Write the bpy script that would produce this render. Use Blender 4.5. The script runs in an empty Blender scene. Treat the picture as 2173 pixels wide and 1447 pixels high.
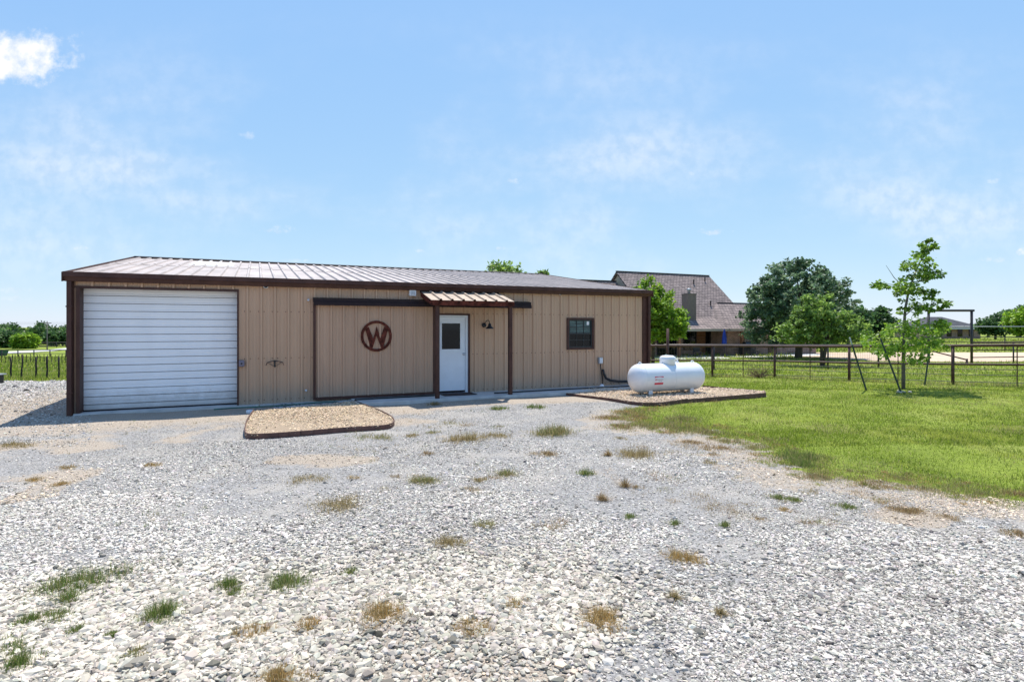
import bpy, math, random
import numpy as np
from mathutils import Vector, Matrix
SC = bpy.context.scene
R = math.radians
rng = np.random.default_rng(7)
random.seed(5)
# ------------------------------------------------------------------ camera, sky, sun, exposure
F, CX, HY, H = 1207.0, 1086.5, 694.0, 1.877          # focal length in photo pixels, centre column, horizon row, eye height
cam_d = bpy.data.cameras.new('camera'); cam = bpy.data.objects.new('camera', cam_d); SC.collection.objects.link(cam)
cam_d.sensor_width = 36; cam_d.lens = 36 * F / 2173; cam_d.shift_y = -(723.5 - HY) / 2173
cam_d.clip_start = 0.05; cam_d.clip_end = 20000
cam.location = (0, 0, H); cam.rotation_euler = (R(90), 0, 0); SC.camera = cam
SUN_EL, SUN_AZ = R(65), math.atan2(0.13, 1.0)
SKY_STRENGTH, SUN_STRENGTH, EXPOSURE = 0.13, 3.6, 0.95
SKY_CURVE = ((1.087, 0.534), (1.658, 0.371), (3.47, 0.068))
vs = SC.view_settings; vs.view_transform = 'Standard'; vs.look = 'None'; vs.gamma = 1; vs.use_curve_mapping = False; vs.exposure = EXPOSURE
sun_d = bpy.data.lights.new('sun', 'SUN'); sun_d.energy = SUN_STRENGTH; sun_d.angle = R(0.5); sun_d.color = (1.0, 0.955, 0.89)
sun = bpy.data.objects.new('sun', sun_d); SC.collection.objects.link(sun)
sv = Vector((math.sin(SUN_AZ) * math.cos(SUN_EL), math.cos(SUN_AZ) * math.cos(SUN_EL), math.sin(SUN_EL)))
sun.rotation_euler = (-sv).to_track_quat('-Z', 'Y').to_euler(); sun.location = sv * 60

def N(nt, typ, **kw):
    n = nt.nodes.new(typ)
    for k, v in kw.items():
        if k.startswith('i_'):
            key = k[2:]; key = int(key) if key.isdigit() else key
            n.inputs[key].default_value = v
        else: setattr(n, k, v)
    return n
def math_n(nt, op, a, b=None, c=None, clamp=False):
    n = nt.nodes.new('ShaderNodeMath'); n.operation = op; n.use_clamp = clamp
    for i, v in enumerate((a, b, c)):
        if v is None: continue
        if isinstance(v, (int, float)): n.inputs[i].default_value = v
        else: nt.links.new(v, n.inputs[i])
    return n.outputs[0]
def smooth_n(nt, x, lo, hi):
    n = nt.nodes.new('ShaderNodeMapRange'); n.interpolation_type = 'SMOOTHSTEP'
    nt.links.new(x, n.inputs[0]); n.inputs[1].default_value = lo; n.inputs[2].default_value = hi
    return n.outputs[0]
W = bpy.data.worlds.new('World'); SC.world = W; W.use_nodes = True
nt = W.node_tree; nt.nodes.clear()
sky = N(nt, 'ShaderNodeTexSky', sky_type='NISHITA', sun_disc=False, sun_elevation=SUN_EL, sun_rotation=SUN_AZ, altitude=1500, air_density=1.0, dust_density=0.3, ozone_density=3.0)
bg = N(nt, 'ShaderNodeBackground', i_1=SKY_STRENGTH); 
# the photograph is tone-mapped: compress the sky's range per channel before it goes into the background
sk = N(nt, 'ShaderNodeSeparateColor'); nt.links.new(sky.outputs[0], sk.inputs[0]); sj = N(nt, 'ShaderNodeCombineColor')
for ch, (am, pw) in enumerate(SKY_CURVE): nt.links.new(math_n(nt, 'MULTIPLY', math_n(nt, 'POWER', sk.outputs[ch], pw), am), sj.inputs[ch])
nt.links.new(sj.outputs[0], bg.inputs[0])
cl = N(nt, 'ShaderNodeBackground', i_0=(0.93, 0.96, 1.0, 1), i_1=0.56)
tc = N(nt, 'ShaderNodeTexCoord'); sp = N(nt, 'ShaderNodeSeparateXYZ'); nt.links.new(tc.outputs['Generated'], sp.inputs[0])
yy = math_n(nt, 'MAXIMUM', sp.outputs[1], 0.05)
cu = math_n(nt, 'DIVIDE', sp.outputs[0], yy); cv = math_n(nt, 'DIVIDE', sp.outputs[2], yy)
front = smooth_n(nt, sp.outputs[1], 0.06, 0.2)
cmb = N(nt, 'ShaderNodeCombineXYZ'); nt.links.new(cu, cmb.inputs[0]); nt.links.new(cv, cmb.inputs[1])
nz = N(nt, 'ShaderNodeTexNoise', i_Scale=16.0, i_Detail=9.0, i_Roughness=0.62); nt.links.new(cmb.outputs[0], nz.inputs['Vector'])
nzb = math_n(nt, 'SUBTRACT', nz.outputs[0], 0.5)
ns = N(nt, 'ShaderNodeTexNoise', i_Scale=60.0, i_Detail=8.0, i_Roughness=0.65); nt.links.new(cmb.outputs[0], ns.inputs['Vector']); nsb = math_n(nt, 'SUBTRACT', ns.outputs[0], 0.5)
cr = N(nt, 'ShaderNodeValToRGB'); cr.color_ramp.elements[0].position = .38; cr.color_ramp.elements[0].color = (.66, .76, .90, 1); cr.color_ramp.elements[1].position = .60; cr.color_ramp.elements[1].color = (1, 1, 1, 1)
nc = N(nt, 'ShaderNodeTexNoise', i_Scale=34.0, i_Detail=6.0, i_Roughness=0.55); nt.links.new(cmb.outputs[0], nc.inputs['Vector']); nt.links.new(nc.outputs[0], cr.inputs[0]); nt.links.new(cr.outputs[0], cl.inputs[0])
total = None
PUFFS = [(45, 120, 150, 62, 1.0), (590, 487, 48, 11, .75), (1512, 492, 40, 8, .8), (1088, 386, 28, 9, .5), (888, 532, 22, 6, .6),
         (25, 615, 50, 9, .5), (2112, 551, 40, 8, .55), (2172, 535, 26, 12, .9), (1468, 370, 22, 12, .45), (525, 287, 22, 10, .5),
         (2110, 386, 22, 10, .4), (170, 527, 50, 7, .5), (1070, 527, 34, 6, .5), (30, 634, 45, 8, .35), (620, 553, 40, 6, .5)]
for (px, py, wx, wy, am) in PUFFS:
    du = math_n(nt, 'MULTIPLY', math_n(nt, 'SUBTRACT', cu, (px - CX) / F), F / wx)
    dv = math_n(nt, 'MULTIPLY', math_n(nt, 'SUBTRACT', cv, (HY - py) / F), F / wy)
    r2 = math_n(nt, 'ADD', math_n(nt, 'MULTIPLY', du, du), math_n(nt, 'MULTIPLY', dv, dv))
    s = math_n(nt, 'ADD', math_n(nt, 'SUBTRACT', 1.0, r2), math_n(nt, 'MULTIPLY', nzb if wx > 100 else nsb, 3.6 if wx > 100 else 4.2))
    s = math_n(nt, 'MULTIPLY', smooth_n(nt, s, 0.0 if wx > 100 else 0.15, 1.0 if wx > 100 else 1.9), am)
    total = s if total is None else math_n(nt, 'MAXIMUM', total, s)
wv = N(nt, 'ShaderNodeMapping'); wv.inputs['Scale'].default_value = (2.2, 5.0, 1); wv.inputs['Location'].default_value = (3.1, 1.7, 0); nt.links.new(cmb.outputs[0], wv.inputs[0])
wn = N(nt, 'ShaderNodeTexNoise', i_Scale=1.0, i_Detail=7.0, i_Roughness=0.55); nt.links.new(wv.outputs[0], wn.inputs['Vector'])
wis = math_n(nt, 'MULTIPLY', smooth_n(nt, wn.outputs[0], 0.38, 0.80), math_n(nt, 'MULTIPLY', smooth_n(nt, cv, 0.0, 0.2), math_n(nt, 'SUBTRACT', 1.0, smooth_n(nt, cv, 0.26, 0.6))))
wis = math_n(nt, 'MULTIPLY', wis, 0.55)
total = math_n(nt, 'MULTIPLY', math_n(nt, 'MAXIMUM', total, wis), front, clamp=True)
mx = N(nt, 'ShaderNodeMixShader'); nt.links.new(total, mx.inputs[0]); nt.links.new(bg.outputs[0], mx.inputs[1]); nt.links.new(cl.outputs[0], mx.inputs[2])
wo = N(nt, 'ShaderNodeOutputWorld'); nt.links.new(mx.outputs[0], wo.inputs[0])

# ------------------------------------------------------------------ geometry of the place
TH = math.atan(F / 2687.0); CT, ST = math.cos(TH), math.sin(TH); TT = ST / CT
D0 = 16.44
def plane_pt(px):
    u = (px - CX) / F; Y = D0 / (1 - TT * u); return u * Y, Y
OX, OY = plane_pt(145)                                # left front corner of the barn
def fac(px, py=None):                                 # photo pixel on the barn front -> (a, z)
    X, Y = plane_pt(px); a = (X - OX) * CT + (Y - OY) * ST
    return a if py is None else (a, H - (py - HY) / F * Y)
def bw(a, b, z): return Vector((OX + a * CT - b * ST, OY + a * ST + b * CT, z))   # barn frame -> world
def gnd(px, py, z=0.0):
    Y = (H - z) * F / (py - HY); return ((px - CX) / F * Y, Y)
def sstep(lo, hi, x):
    t = np.clip((x - lo) / (hi - lo), 0, 1); return t * t * (3 - 2 * t)
def hgt(x, y):
    x = np.asarray(x, float); y = np.asarray(y, float)
    r = np.where(y > 17, -0.7 * (1 - np.exp(-(np.maximum(y, 17) - 17) / 14.0)), 0.0)
    l = np.interp(y, [12, 20, 31, 60, 87, 112, 160, 400], [0, -.35, -1.0, -2.45, -3.6, -3.9, -4.2, -4.6])
    w = sstep(-20, -9, x)
    und = 0.012 * np.sin(x * 1.3 + 0.6 * y) + 0.010 * np.sin(y * 1.9 - x * 0.7 + 1) + 0.006 * np.sin(3.1 * x + 2.3 * y)
    return r * w + l * (1 - w) + und - 0.012
def hz(x, y): return float(hgt(x, y))
def inpoly(x, y, poly):
    c = np.zeros(x.shape, bool); n = len(poly)
    for i in range(n):
        x0, y0 = poly[i]; x1, y1 = poly[(i + 1) % n]
        if y0 == y1: continue
        c ^= ((y0 > y) != (y1 > y)) & (x < (x1 - x0) * (y - y0) / (y1 - y0) + x0)
    return c
_tab = rng.random((256, 256))
def vnoise(x, y, s):                                   # value noise on the ground plane
    x = x * s + 1000.3; y = y * s + 1000.7; xi = np.floor(x).astype(int); yi = np.floor(y).astype(int)
    fx = x - xi; fy = y - yi; fx = fx * fx * (3 - 2 * fx); fy = fy * fy * (3 - 2 * fy)
    g = lambda i, j: _tab[(xi + i) % 256, (yi + j) % 256]
    return (g(0, 0) * (1 - fx) + g(1, 0) * fx) * (1 - fy) + (g(0, 1) * (1 - fx) + g(1, 1) * fx) * fy
def fbm(x, y, s): return (vnoise(x, y, s) + .5 * vnoise(x, y, 2.1 * s) + .25 * vnoise(x, y, 4.3 * s)) / 1.75

# ------------------------------------------------------------------ materials
def mat(name, col, rough=0.6, var=0.12, scale=6.0, metallic=0.0, spec=0.5, bump=0.0, bscale=None, col2=None, stretch=None, coat=0.0, detail=6.0, lo=0.35, hi=0.65):
    m = bpy.data.materials.new(name); m.use_nodes = True; nt = m.node_tree; b = nt.nodes['Principled BSDF']
    b.inputs['Roughness'].default_value = rough; b.inputs['Metallic'].default_value = metallic
    b.inputs['Specular IOR Level'].default_value = spec; b.inputs['Coat Weight'].default_value = coat
    tc = N(nt, 'ShaderNodeTexCoord'); src = tc.outputs['Object']
    if stretch:
        mp = N(nt, 'ShaderNodeMapping'); mp.inputs['Scale'].default_value = stretch; nt.links.new(src, mp.inputs[0]); src = mp.outputs[0]
    n = N(nt, 'ShaderNodeTexNoise', i_Scale=scale, i_Detail=detail, i_Roughness=0.6); nt.links.new(src, n.inputs['Vector'])
    c1 = tuple(min(1, c * (1 - var)) for c in col); c2 = col2 or tuple(min(1, c * (1 + var)) for c in col)
    rp = N(nt, 'ShaderNodeValToRGB'); e = rp.color_ramp.elements; e[0].position = lo; e[1].position = hi
    e[0].color = (*c1, 1); e[1].color = (*c2, 1)
    nt.links.new(n.outputs[0], rp.inputs[0]); nt.links.new(rp.outputs[0], b.inputs['Base Color'])
    if bump:
        n2 = N(nt, 'ShaderNodeTexNoise', i_Scale=bscale or scale * 4, i_Detail=5.0); nt.links.new(src, n2.inputs['Vector'])
        bp = N(nt, 'ShaderNodeBump', i_Strength=bump, i_Distance=0.02); nt.links.new(n2.outputs[0], bp.inputs['Height']); nt.links.new(bp.outputs[0], b.inputs['Normal'])
    return m
def tint_mat(name, rough=0.8, trans=0.0, gain=1.0, spec=0.3):      # colour comes from the per-element attribute 'tint'
    m = bpy.data.materials.new(name); m.use_nodes = True; nt = m.node_tree; b = nt.nodes['Principled BSDF']
    b.inputs['Roughness'].default_value = rough; b.inputs['Specular IOR Level'].default_value = spec
    at = N(nt, 'ShaderNodeAttribute', attribute_name='tint'); nt.links.new(at.outputs['Color'], b.inputs['Base Color'])
    if trans:
        tr = N(nt, 'ShaderNodeBsdfTranslucent'); nt.links.new(at.outputs['Color'], tr.inputs[0])
        mx = N(nt, 'ShaderNodeMixShader', i_0=trans); nt.links.new(b.outputs[0], mx.inputs[1]); nt.links.new(tr.outputs[0], mx.inputs[2])
        nt.links.new(mx.outputs[0], nt.nodes['Material Output'].inputs[0])
    return m
M = {}
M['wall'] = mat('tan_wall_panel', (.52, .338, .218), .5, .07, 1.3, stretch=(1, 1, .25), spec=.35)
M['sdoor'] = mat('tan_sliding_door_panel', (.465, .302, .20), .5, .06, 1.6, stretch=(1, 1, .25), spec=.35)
M['roof'] = mat('weathered_tan_roof', (.41, .345, .305), .5, .18, 2.0, stretch=(1, .35, 1), spec=.5, detail=9)
M['roof2'] = mat('canopy_roof_metal', (.38, .29, .21), .55, .2, 5, spec=.3)
M['brown'] = mat('brown_trim', (.072, .033, .025), .5, .2, 4, spec=.22)
M['dkbrown'] = mat('dark_track_brown', (.020, .011, .013), .5, .25, 5, spec=.2)
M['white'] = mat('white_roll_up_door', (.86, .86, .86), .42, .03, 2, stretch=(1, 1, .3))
M['wdoor'] = mat('white_painted_door', (.72, .76, .80), .45, .03, 3)
M['skyl'] = mat('pale_skylight_panel', (.78, .78, .76), .35, .05, 5)
M['conc'] = mat('concrete', (.50, .49, .46), .85, .14, 3, bump=.15, bscale=60)
M['rust'] = mat('rusted_steel', (.095, .026, .017), .85, .6, 9, spec=.12, bump=.2, bscale=40)
M['edge'] = mat('brown_steel_edging', (.10, .045, .035), .6, .25, 7)
M['pipe'] = mat('brown_pipe', (.085, .042, .032), .6, .35, 6, spec=.3)
M['pipedk'] = mat('dark_pipe', (.03, .022, .02), .5, .3, 6)
M['wire'] = mat('fence_wire', (.045, .04, .04), .5, .2, 8)
M['black'] = mat('black_metal', (.012, .012, .014), .45, .2, 8)
M['rubber'] = mat('black_hose', (.012, .012, .013), .5, .2, 8)
M['mat'] = mat('brown_doormat', (.035, .016, .013), .95, .3, 30, bump=.4, bscale=90)
M['glass'] = mat('dark_window_glass', (.005, .007, .008), .04, .3, 2.5, spec=.28)
M['gglass'] = mat('greenish_window_glass', (.055, .10, .095), .06, .75, 2.0, spec=.35, stretch=(1, 1, 9))
M['tank'] = mat('white_tank_paint', (.78, .79, .80), .32, .025, 2.5, spec=.5)
M['galv'] = mat('galvanised_grey', (.42, .44, .45), .45, .1, 12, metallic=.3)
M['plastic'] = mat('pale_plastic', (.68, .69, .70), .5, .05, 8)
M['red'] = mat('red_print', (.62, .03, .07), .5, .05, 8)
M['ink'] = mat('dark_print', (.06, .03, .05), .5, .05, 8)
M['paper'] = mat('white_print', (.80, .79, .80), .5, .02, 8)
M['knob'] = mat('steel_knob', (.6, .6, .6), .25, .05, 8, metallic=.9)
M['bark'] = mat('bark', (.10, .075, .055), .9, .35, 12, bump=.5, bscale=30)
M['barkgrey'] = mat('grey_bark', (.13, .115, .10), .9, .3, 14, bump=.4, bscale=40)
M['stick'] = mat('cedar_stick', (.035, .028, .022), .9, .3, 12)
M['tpost'] = mat('green_t_post', (.025, .045, .035), .6, .25, 9)
M['cedar'] = mat('cedar_timber', (.27, .12, .055), .7, .25, 5)
M['fascia'] = mat('beige_fascia', (.42, .36, .29), .6, .06, 3)
M['siding'] = mat('brown_siding', (.20, .155, .12), .7, .1, 3)
M['umbr'] = mat('blue_canvas', (.02, .055, .33), .8, .2, 8)
M['hose'] = mat('green_hose', (.015, .10, .07), .5, .2, 8)
M['road'] = mat('pale_road', (.46, .45, .43), .9, .08, .6)
M['sand'] = mat('arena_sand', (.50, .38, .26), .95, .12, .8, bump=.1)
M['stone'] = mat('limestone', (.42, .39, .33), .9, .2, 8, bump=.4, bscale=25)
M['bin'] = mat('green_plastic', (.01, .07, .05), .6, .2, 5)
M['furn'] = mat('dark_patio_furniture', (.025, .02, .02), .6, .3, 8)
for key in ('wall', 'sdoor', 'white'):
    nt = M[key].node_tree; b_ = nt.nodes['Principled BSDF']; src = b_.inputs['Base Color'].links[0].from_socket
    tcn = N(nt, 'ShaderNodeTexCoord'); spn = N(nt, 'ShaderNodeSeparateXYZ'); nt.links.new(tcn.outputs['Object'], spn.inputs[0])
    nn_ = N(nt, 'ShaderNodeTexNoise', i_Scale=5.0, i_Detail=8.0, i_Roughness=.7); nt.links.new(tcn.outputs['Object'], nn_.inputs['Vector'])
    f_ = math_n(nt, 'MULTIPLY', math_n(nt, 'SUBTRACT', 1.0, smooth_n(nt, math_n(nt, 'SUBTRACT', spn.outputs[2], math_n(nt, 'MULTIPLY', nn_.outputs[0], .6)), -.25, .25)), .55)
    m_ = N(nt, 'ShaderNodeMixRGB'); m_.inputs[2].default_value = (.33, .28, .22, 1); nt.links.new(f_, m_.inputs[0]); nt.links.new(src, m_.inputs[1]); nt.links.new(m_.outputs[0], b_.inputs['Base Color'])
M['leaf'] = tint_mat('leaves', .5, .45, spec=.4)
M['blade'] = tint_mat('grass_blades', .6, .5, spec=.3)
M['peb'] = tint_mat('stones', .9, 0, spec=.15)
def brick_mat(name, c1, c2, mo, sc, bw_=.5, rh=.25, off=.5, rough=.85, mort=.012, uvscale=1.0, axis='XZ'):
    m = bpy.data.materials.new(name); m.use_nodes = True; nt = m.node_tree; b = nt.nodes['Principled BSDF']; b.inputs['Roughness'].default_value = rough; b.inputs['Specular IOR Level'].default_value = .2
    tc = N(nt, 'ShaderNodeTexCoord'); sp = N(nt, 'ShaderNodeSeparateXYZ'); cb = N(nt, 'ShaderNodeCombineXYZ'); nt.links.new(tc.outputs['Object'], sp.inputs[0])
    ad = math_n(nt, 'ADD', sp.outputs[0], sp.outputs[1]) if axis == 'XZ' else sp.outputs[0]
    nt.links.new(ad, cb.inputs[0]); nt.links.new(sp.outputs[2], cb.inputs[1])
    br = N(nt, 'ShaderNodeTexBrick', offset=off, i_Scale=sc); br.inputs['Color1'].default_value = (*c1, 1); br.inputs['Color2'].default_value = (*c2, 1); br.inputs['Mortar'].default_value = (*mo, 1)
    br.inputs['Mortar Size'].default_value = mort; br.inputs['Brick Width'].default_value = bw_; br.inputs['Row Height'].default_value = rh; br.inputs['Bias'].default_value = 0
    nt.links.new(cb.outputs[0], br.inputs[0])
    n = N(nt, 'ShaderNodeTexNoise', i_Scale=2.2, i_Detail=6.0); nt.links.new(tc.outputs['Object'], n.inputs['Vector'])
    mx = N(nt, 'ShaderNodeMixRGB', blend_type='MULTIPLY', i_0=.6); nt.links.new(br.outputs[0], mx.inputs[1])
    rp = N(nt, 'ShaderNodeValToRGB'); rp.color_ramp.elements[0].position = .3; rp.color_ramp.elements[0].color = (.55, .55, .55, 1); rp.color_ramp.elements[1].position = .7; rp.color_ramp.elements[1].color = (1.25, 1.2, 1.2, 1)
    nt.links.new(n.outputs[0], rp.inputs[0]); nt.links.new(rp.outputs[0], mx.inputs[2]); nt.links.new(mx.outputs[0], b.inputs['Base Color'])
    return m
M['brick'] = brick_mat('house_brick', (.44, .24, .165), (.27, .14, .10), (.50, .43, .37), 1.0, .28, .10, mort=.014)
M['shingle'] = brick_mat('grey_brown_shingles', (.34, .27, .24), (.22, .175, .16), (.05, .045, .045), 1.0, .36, .17, mort=.022, axis='X')
M['shingle2'] = brick_mat('dark_grey_shingles', (.085, .088, .097), (.06, .064, .072), (.05, .05, .055), 1.0, .5, .25, mort=.02, axis='X')

# ------------------------------------------------------------------ mesh helpers
COL = SC.collection
def link(name, me, m, parent=None, loc=None, rz=None, smooth=False):
    o = bpy.data.objects.new(name, me); COL.objects.link(o)
    for k in (m if isinstance(m, (list, tuple)) else [m]):
        if k: me.materials.append(k)
    if parent: o.parent = parent
    if loc is not None: o.location = loc
    if rz is not None: o.rotation_euler = (0, 0, rz)
    if smooth: me.polygons.foreach_set('use_smooth', [True] * len(me.polygons))
    return o
def tag(o, label=None, cat=None, group=None, kind=None):
    for k, v in (('label', label), ('category', cat), ('group', group), ('kind', kind)):
        if v: o[k] = v
    return o
def thing(name, label, cat, loc=(0, 0, 0), rz=0, group=None):
    o = bpy.data.objects.new(name, None); COL.objects.link(o); o.location = loc; o.rotation_euler = (0, 0, rz); o.empty_display_size = .2
    return tag(o, label, cat, group)
class MB:
    def __init__(s): s.v = []; s.f = []
    def add(s, vs, fs):
        k = len(s.v); s.v += [tuple(p) for p in vs]; s.f += [tuple(i + k for i in f) for f in fs]; return s
    def box(s, x0, x1, y0, y1, z0, z1, M4=None):
        vs = [(x, y, z) for z in (z0, z1) for y in (y0, y1) for x in (x0, x1)]
        if M4 is not None: vs = [M4 @ Vector(p) for p in vs]
        return s.add(vs, [(0, 2, 3, 1), (4, 5, 7, 6), (0, 1, 5, 4), (2, 6, 7, 3), (0, 4, 6, 2), (1, 3, 7, 5)])
    def tube(s, pts, r, n=8, cap=True):
        pts = [Vector(p) for p in pts]; m = len(pts); rs = r if isinstance(r, (list, tuple)) else [r] * m
        vs = []; up = None
        for i, p in enumerate(pts):
            t = (pts[min(i + 1, m - 1)] - pts[max(i - 1, 0)]).normalized()
            if up is None: up = Vector((0, 0, 1)) if abs(t.z) < .9 else Vector((1, 0, 0))
            x = t.cross(up).normalized(); y = x.cross(t).normalized(); up = y
            for k in range(n):
                a = 2 * math.pi * (k + .5) / n; vs.append(p + (x * math.cos(a) + y * math.sin(a)) * rs[i])
        fs = [(i * n + k, i * n + (k + 1) % n, (i + 1) * n + (k + 1) % n, (i + 1) * n + k) for i in range(m - 1) for k in range(n)]
        if cap: fs += [tuple(range(n))[::-1], tuple(range((m - 1) * n, m * n))]
        return s.add(vs, fs)
    def lathe(s, prof, n=24, M4=None):                 # (r, z) pairs about z
        vs = [(r * math.cos(2 * math.pi * k / n), r * math.sin(2 * math.pi * k / n), z) for r, z in prof for k in range(n)]
        if M4 is not None: vs = [M4 @ Vector(p) for p in vs]
        m = len(prof); fs = [(i * n + k, i * n + (k + 1) % n, (i + 1) * n + (k + 1) % n, (i + 1) * n + k) for i in range(m - 1) for k in range(n)]
        fs += [tuple(range(n))[::-1], tuple(range((m - 1) * n, m * n))]
        return s.add(vs, fs)
    def prism(s, poly, p0, d, ax, ay):                 # polygon (x, y) in axes ax, ay swept by vector d from p0
        p0, d, ax, ay = Vector(p0), Vector(d), Vector(ax), Vector(ay); n = len(poly)
        A = [p0 + ax * x + ay * y for x, y in poly]
        return s.add(A + [p + d for p in A], [tuple(range(n))[::-1], tuple(range(n, 2 * n))] + [(i, (i + 1) % n, n + (i + 1) % n, n + i) for i in range(n)])
    def mesh(s, name='mesh'):
        me = bpy.data.meshes.new(name); me.from_pydata(s.v, [], s.f); me.update()
        import bmesh
        b = bmesh.new(); b.from_mesh(me); bmesh.ops.recalc_face_normals(b, faces=b.faces); b.to_mesh(me); b.free()
        return me
    def build(s, name, m, parent=None, loc=None, rz=None, smooth=False, bevel=0):
        o = link(name, s.mesh(name), m, parent, loc, rz, smooth)
        if bevel:
            md = o.modifiers.new('bevel', 'BEVEL'); md.width = bevel; md.segments = 2; md.limit_method = 'ANGLE'; md.angle_limit = R(40)
        return o
def np_mesh(name, V, Fc, tint=None, smooth=False):     # V (n,3), Fc (m,k), tint (n,3)
    me = bpy.data.meshes.new(name); V = np.ascontiguousarray(V, dtype=np.float32); Fc = np.ascontiguousarray(Fc, dtype=np.int32); m, k = Fc.shape
    me.vertices.add(len(V)); me.vertices.foreach_set('co', V.ravel())
    me.loops.add(m * k); me.loops.foreach_set('vertex_index', Fc.ravel())
    me.polygons.add(m); me.polygons.foreach_set('loop_start', np.arange(0, m * k, k, dtype=np.int32))
    me.polygons.foreach_set('use_smooth', np.full(m, bool(smooth)))
    if tint is not None:
        at = me.attributes.new('tint', 'FLOAT_COLOR', 'POINT'); c = np.ones((len(V), 4), np.float32); c[:, :3] = tint; at.data.foreach_set('color', c.ravel())
    me.update(calc_edges=True)
    return me

# ------------------------------------------------------------------ zones of the ground
GRAVEL_EDGE = [gnd(1340, 851), gnd(1386, 868), gnd(1340, 900), gnd(1420, 905), gnd(1500, 912), gnd(1590, 930), gnd(1660, 965), gnd(1740, 1008), gnd(1880, 1020), gnd(2060, 1042), gnd(2173, 1058), (6.6, 6.0), (12, 5.2), (60, 3)]
LAWN = GRAVEL_EDGE + [(60, 400), (3.2, 400), (3.2, 22), (6.0, 17.3)]
PAD = [gnd(*p) for p in [(1188, 834), (1266, 845), (1335, 857), (1368, 860), (1400, 860.5), (1459, 855), (1625, 841), (1621, 834), (1492, 821.5), (1400, 816)]]
BED = [gnd(*p) for p in [(538, 877), (523, 900), (519, 918), (521, 930), (540, 932), (620, 926), (740, 917), (810, 910), (830, 906), (838, 898), (832, 890), (815, 881), (752, 855), (640, 868)]]
LEFTEDGE = [(-60, 29.5), (-12, 29.2)]
def grass_w(x, y):
    jit = (fbm(x, y, .8) - .5) * 1.7 + (fbm(x + 9, y, 4.0) - .5) * .9
    jx = x + jit; jy = y + (fbm(x, y + 31, 1.0) - .5) * 1.5 + (fbm(x, y + 71, 5) - .5) * .7
    g = inpoly(jx, jy, LAWN) & ~inpoly(x, y, PAD)
    left = (x < -9) & (y + (fbm(x, y, .4) - .5) * .9 > 29.3)
    return g | left | (y > 60)
BIGZ = [gnd(*p) for p in [(-300, 1290), (100, 1250), (320, 1215), (600, 1180), (1000, 1175), (1250, 1200), (1345, 1270), (1330, 1340), (1200, 1400), (1050, 1447), (1000, 1560), (-400, 1560)]]
def big_w(x, y): return inpoly(x + (fbm(x, y, 2) - .5) * .7, y + (fbm(x, y + 5, 2) - .5) * .7, BIGZ)
def dirt_w(x, y):
    b = -ST * (x - OX) + CT * (y - OY)                 # depth behind barn front
    near = sstep(-3.6, -1.6, b + (fbm(x, y, .9) - .5) * 1.6) * (1 - sstep(7, 9, b))
    left = (x < OX - 0.3) & (y > 9); lawn_side = grass_w(x + 1.1, y + .5) & (y < 14.5); near = np.maximum(near, np.where(lawn_side, .3 + .5 * fbm(x, y, 2.2), 0))
    patch = sstep(.57, .72, fbm(x + 40, y, .55)) * .75
    return np.maximum(np.maximum(near, np.where(left, .25, 0)), patch)
def grid_lines(segs):
    out = []
    for a, b, st in segs: out += list(np.arange(a, b, st))
    return np.array(out + [segs[-1][1]])
gx = grid_lines([(-6000, -600, 600), (-600, -100, 50), (-100, -24, 4), (-24, -10, .5), (-10, 13, .13), (13, 30, .5), (30, 100, 4), (100, 600, 50), (600, 6000, 600)])
gy = grid_lines([(-300, -20, 40), (-20, 0, 2), (0, 2, .3), (2, 18, .13), (18, 32, .4), (32, 130, 3), (130, 400, 20), (400, 1000, 100), (1000, 9000, 1000)])
GX, GY = np.meshgrid(gx, gy); fx, fy = GX.ravel(), GY.ravel()
V = np.stack([fx, fy, hgt(fx, fy)], 1); nx = len(gx); ny = len(gy)
idx = np.arange(nx * ny).reshape(ny, nx)
Fc = np.stack([idx[:-1, :-1], idx[:-1, 1:], idx[1:, 1:], idx[1:, :-1]], -1).reshape(-1, 4)
tint = np.stack([grass_w(fx, fy).astype(float), dirt_w(fx, fy), big_w(fx, fy).astype(float)], 1)
me = np_mesh('ground', V, Fc, tint, True)
gm = bpy.data.materials.new('gravel_and_grass_ground'); gm.use_nodes = True; nt = gm.node_tree; b = nt.nodes['Principled BSDF']; b.inputs['Roughness'].default_value = .95; b.inputs['Specular IOR Level'].default_value = .1
at = N(nt, 'ShaderNodeAttribute', attribute_name='tint'); sp = N(nt, 'ShaderNodeSeparateXYZ'); nt.links.new(at.outputs['Vector'], sp.inputs[0])
tc = N(nt, 'ShaderNodeTexCoord'); ob = tc.outputs['Object']
def noise(sc, det=5.0, ro=.6): n = N(nt, 'ShaderNodeTexNoise', i_Scale=sc, i_Detail=det, i_Roughness=ro); nt.links.new(ob, n.inputs['Vector']); return n.outputs[0]
def ramp(x, *st):
    r = N(nt, 'ShaderNodeValToRGB'); e = r.color_ramp.elements
    while len(e) < len(st): e.new(.5)
    for k, (p, c) in enumerate(st): e[k].position = p; e[k].color = (*c, 1)
    nt.links.new(x, r.inputs[0]); return r.outputs[0]
def mixc(f, a, b_, mode='MIX'):
    m = N(nt, 'ShaderNodeMixRGB', blend_type=mode)
    for i, v in enumerate((f, a, b_)):
        if isinstance(v, (int, float)): m.inputs[i].default_value = v
        elif isinstance(v, tuple): m.inputs[i].default_value = (*v, 1)
        else: nt.links.new(v, m.inputs[i])
    return m.outputs[0]
def voro(sc):
    v = N(nt, 'ShaderNodeTexVoronoi', i_Scale=sc); nt.links.new(ob, v.inputs['Vector']); return v
v1 = voro(34.0); v2 = voro(75.0)
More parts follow.
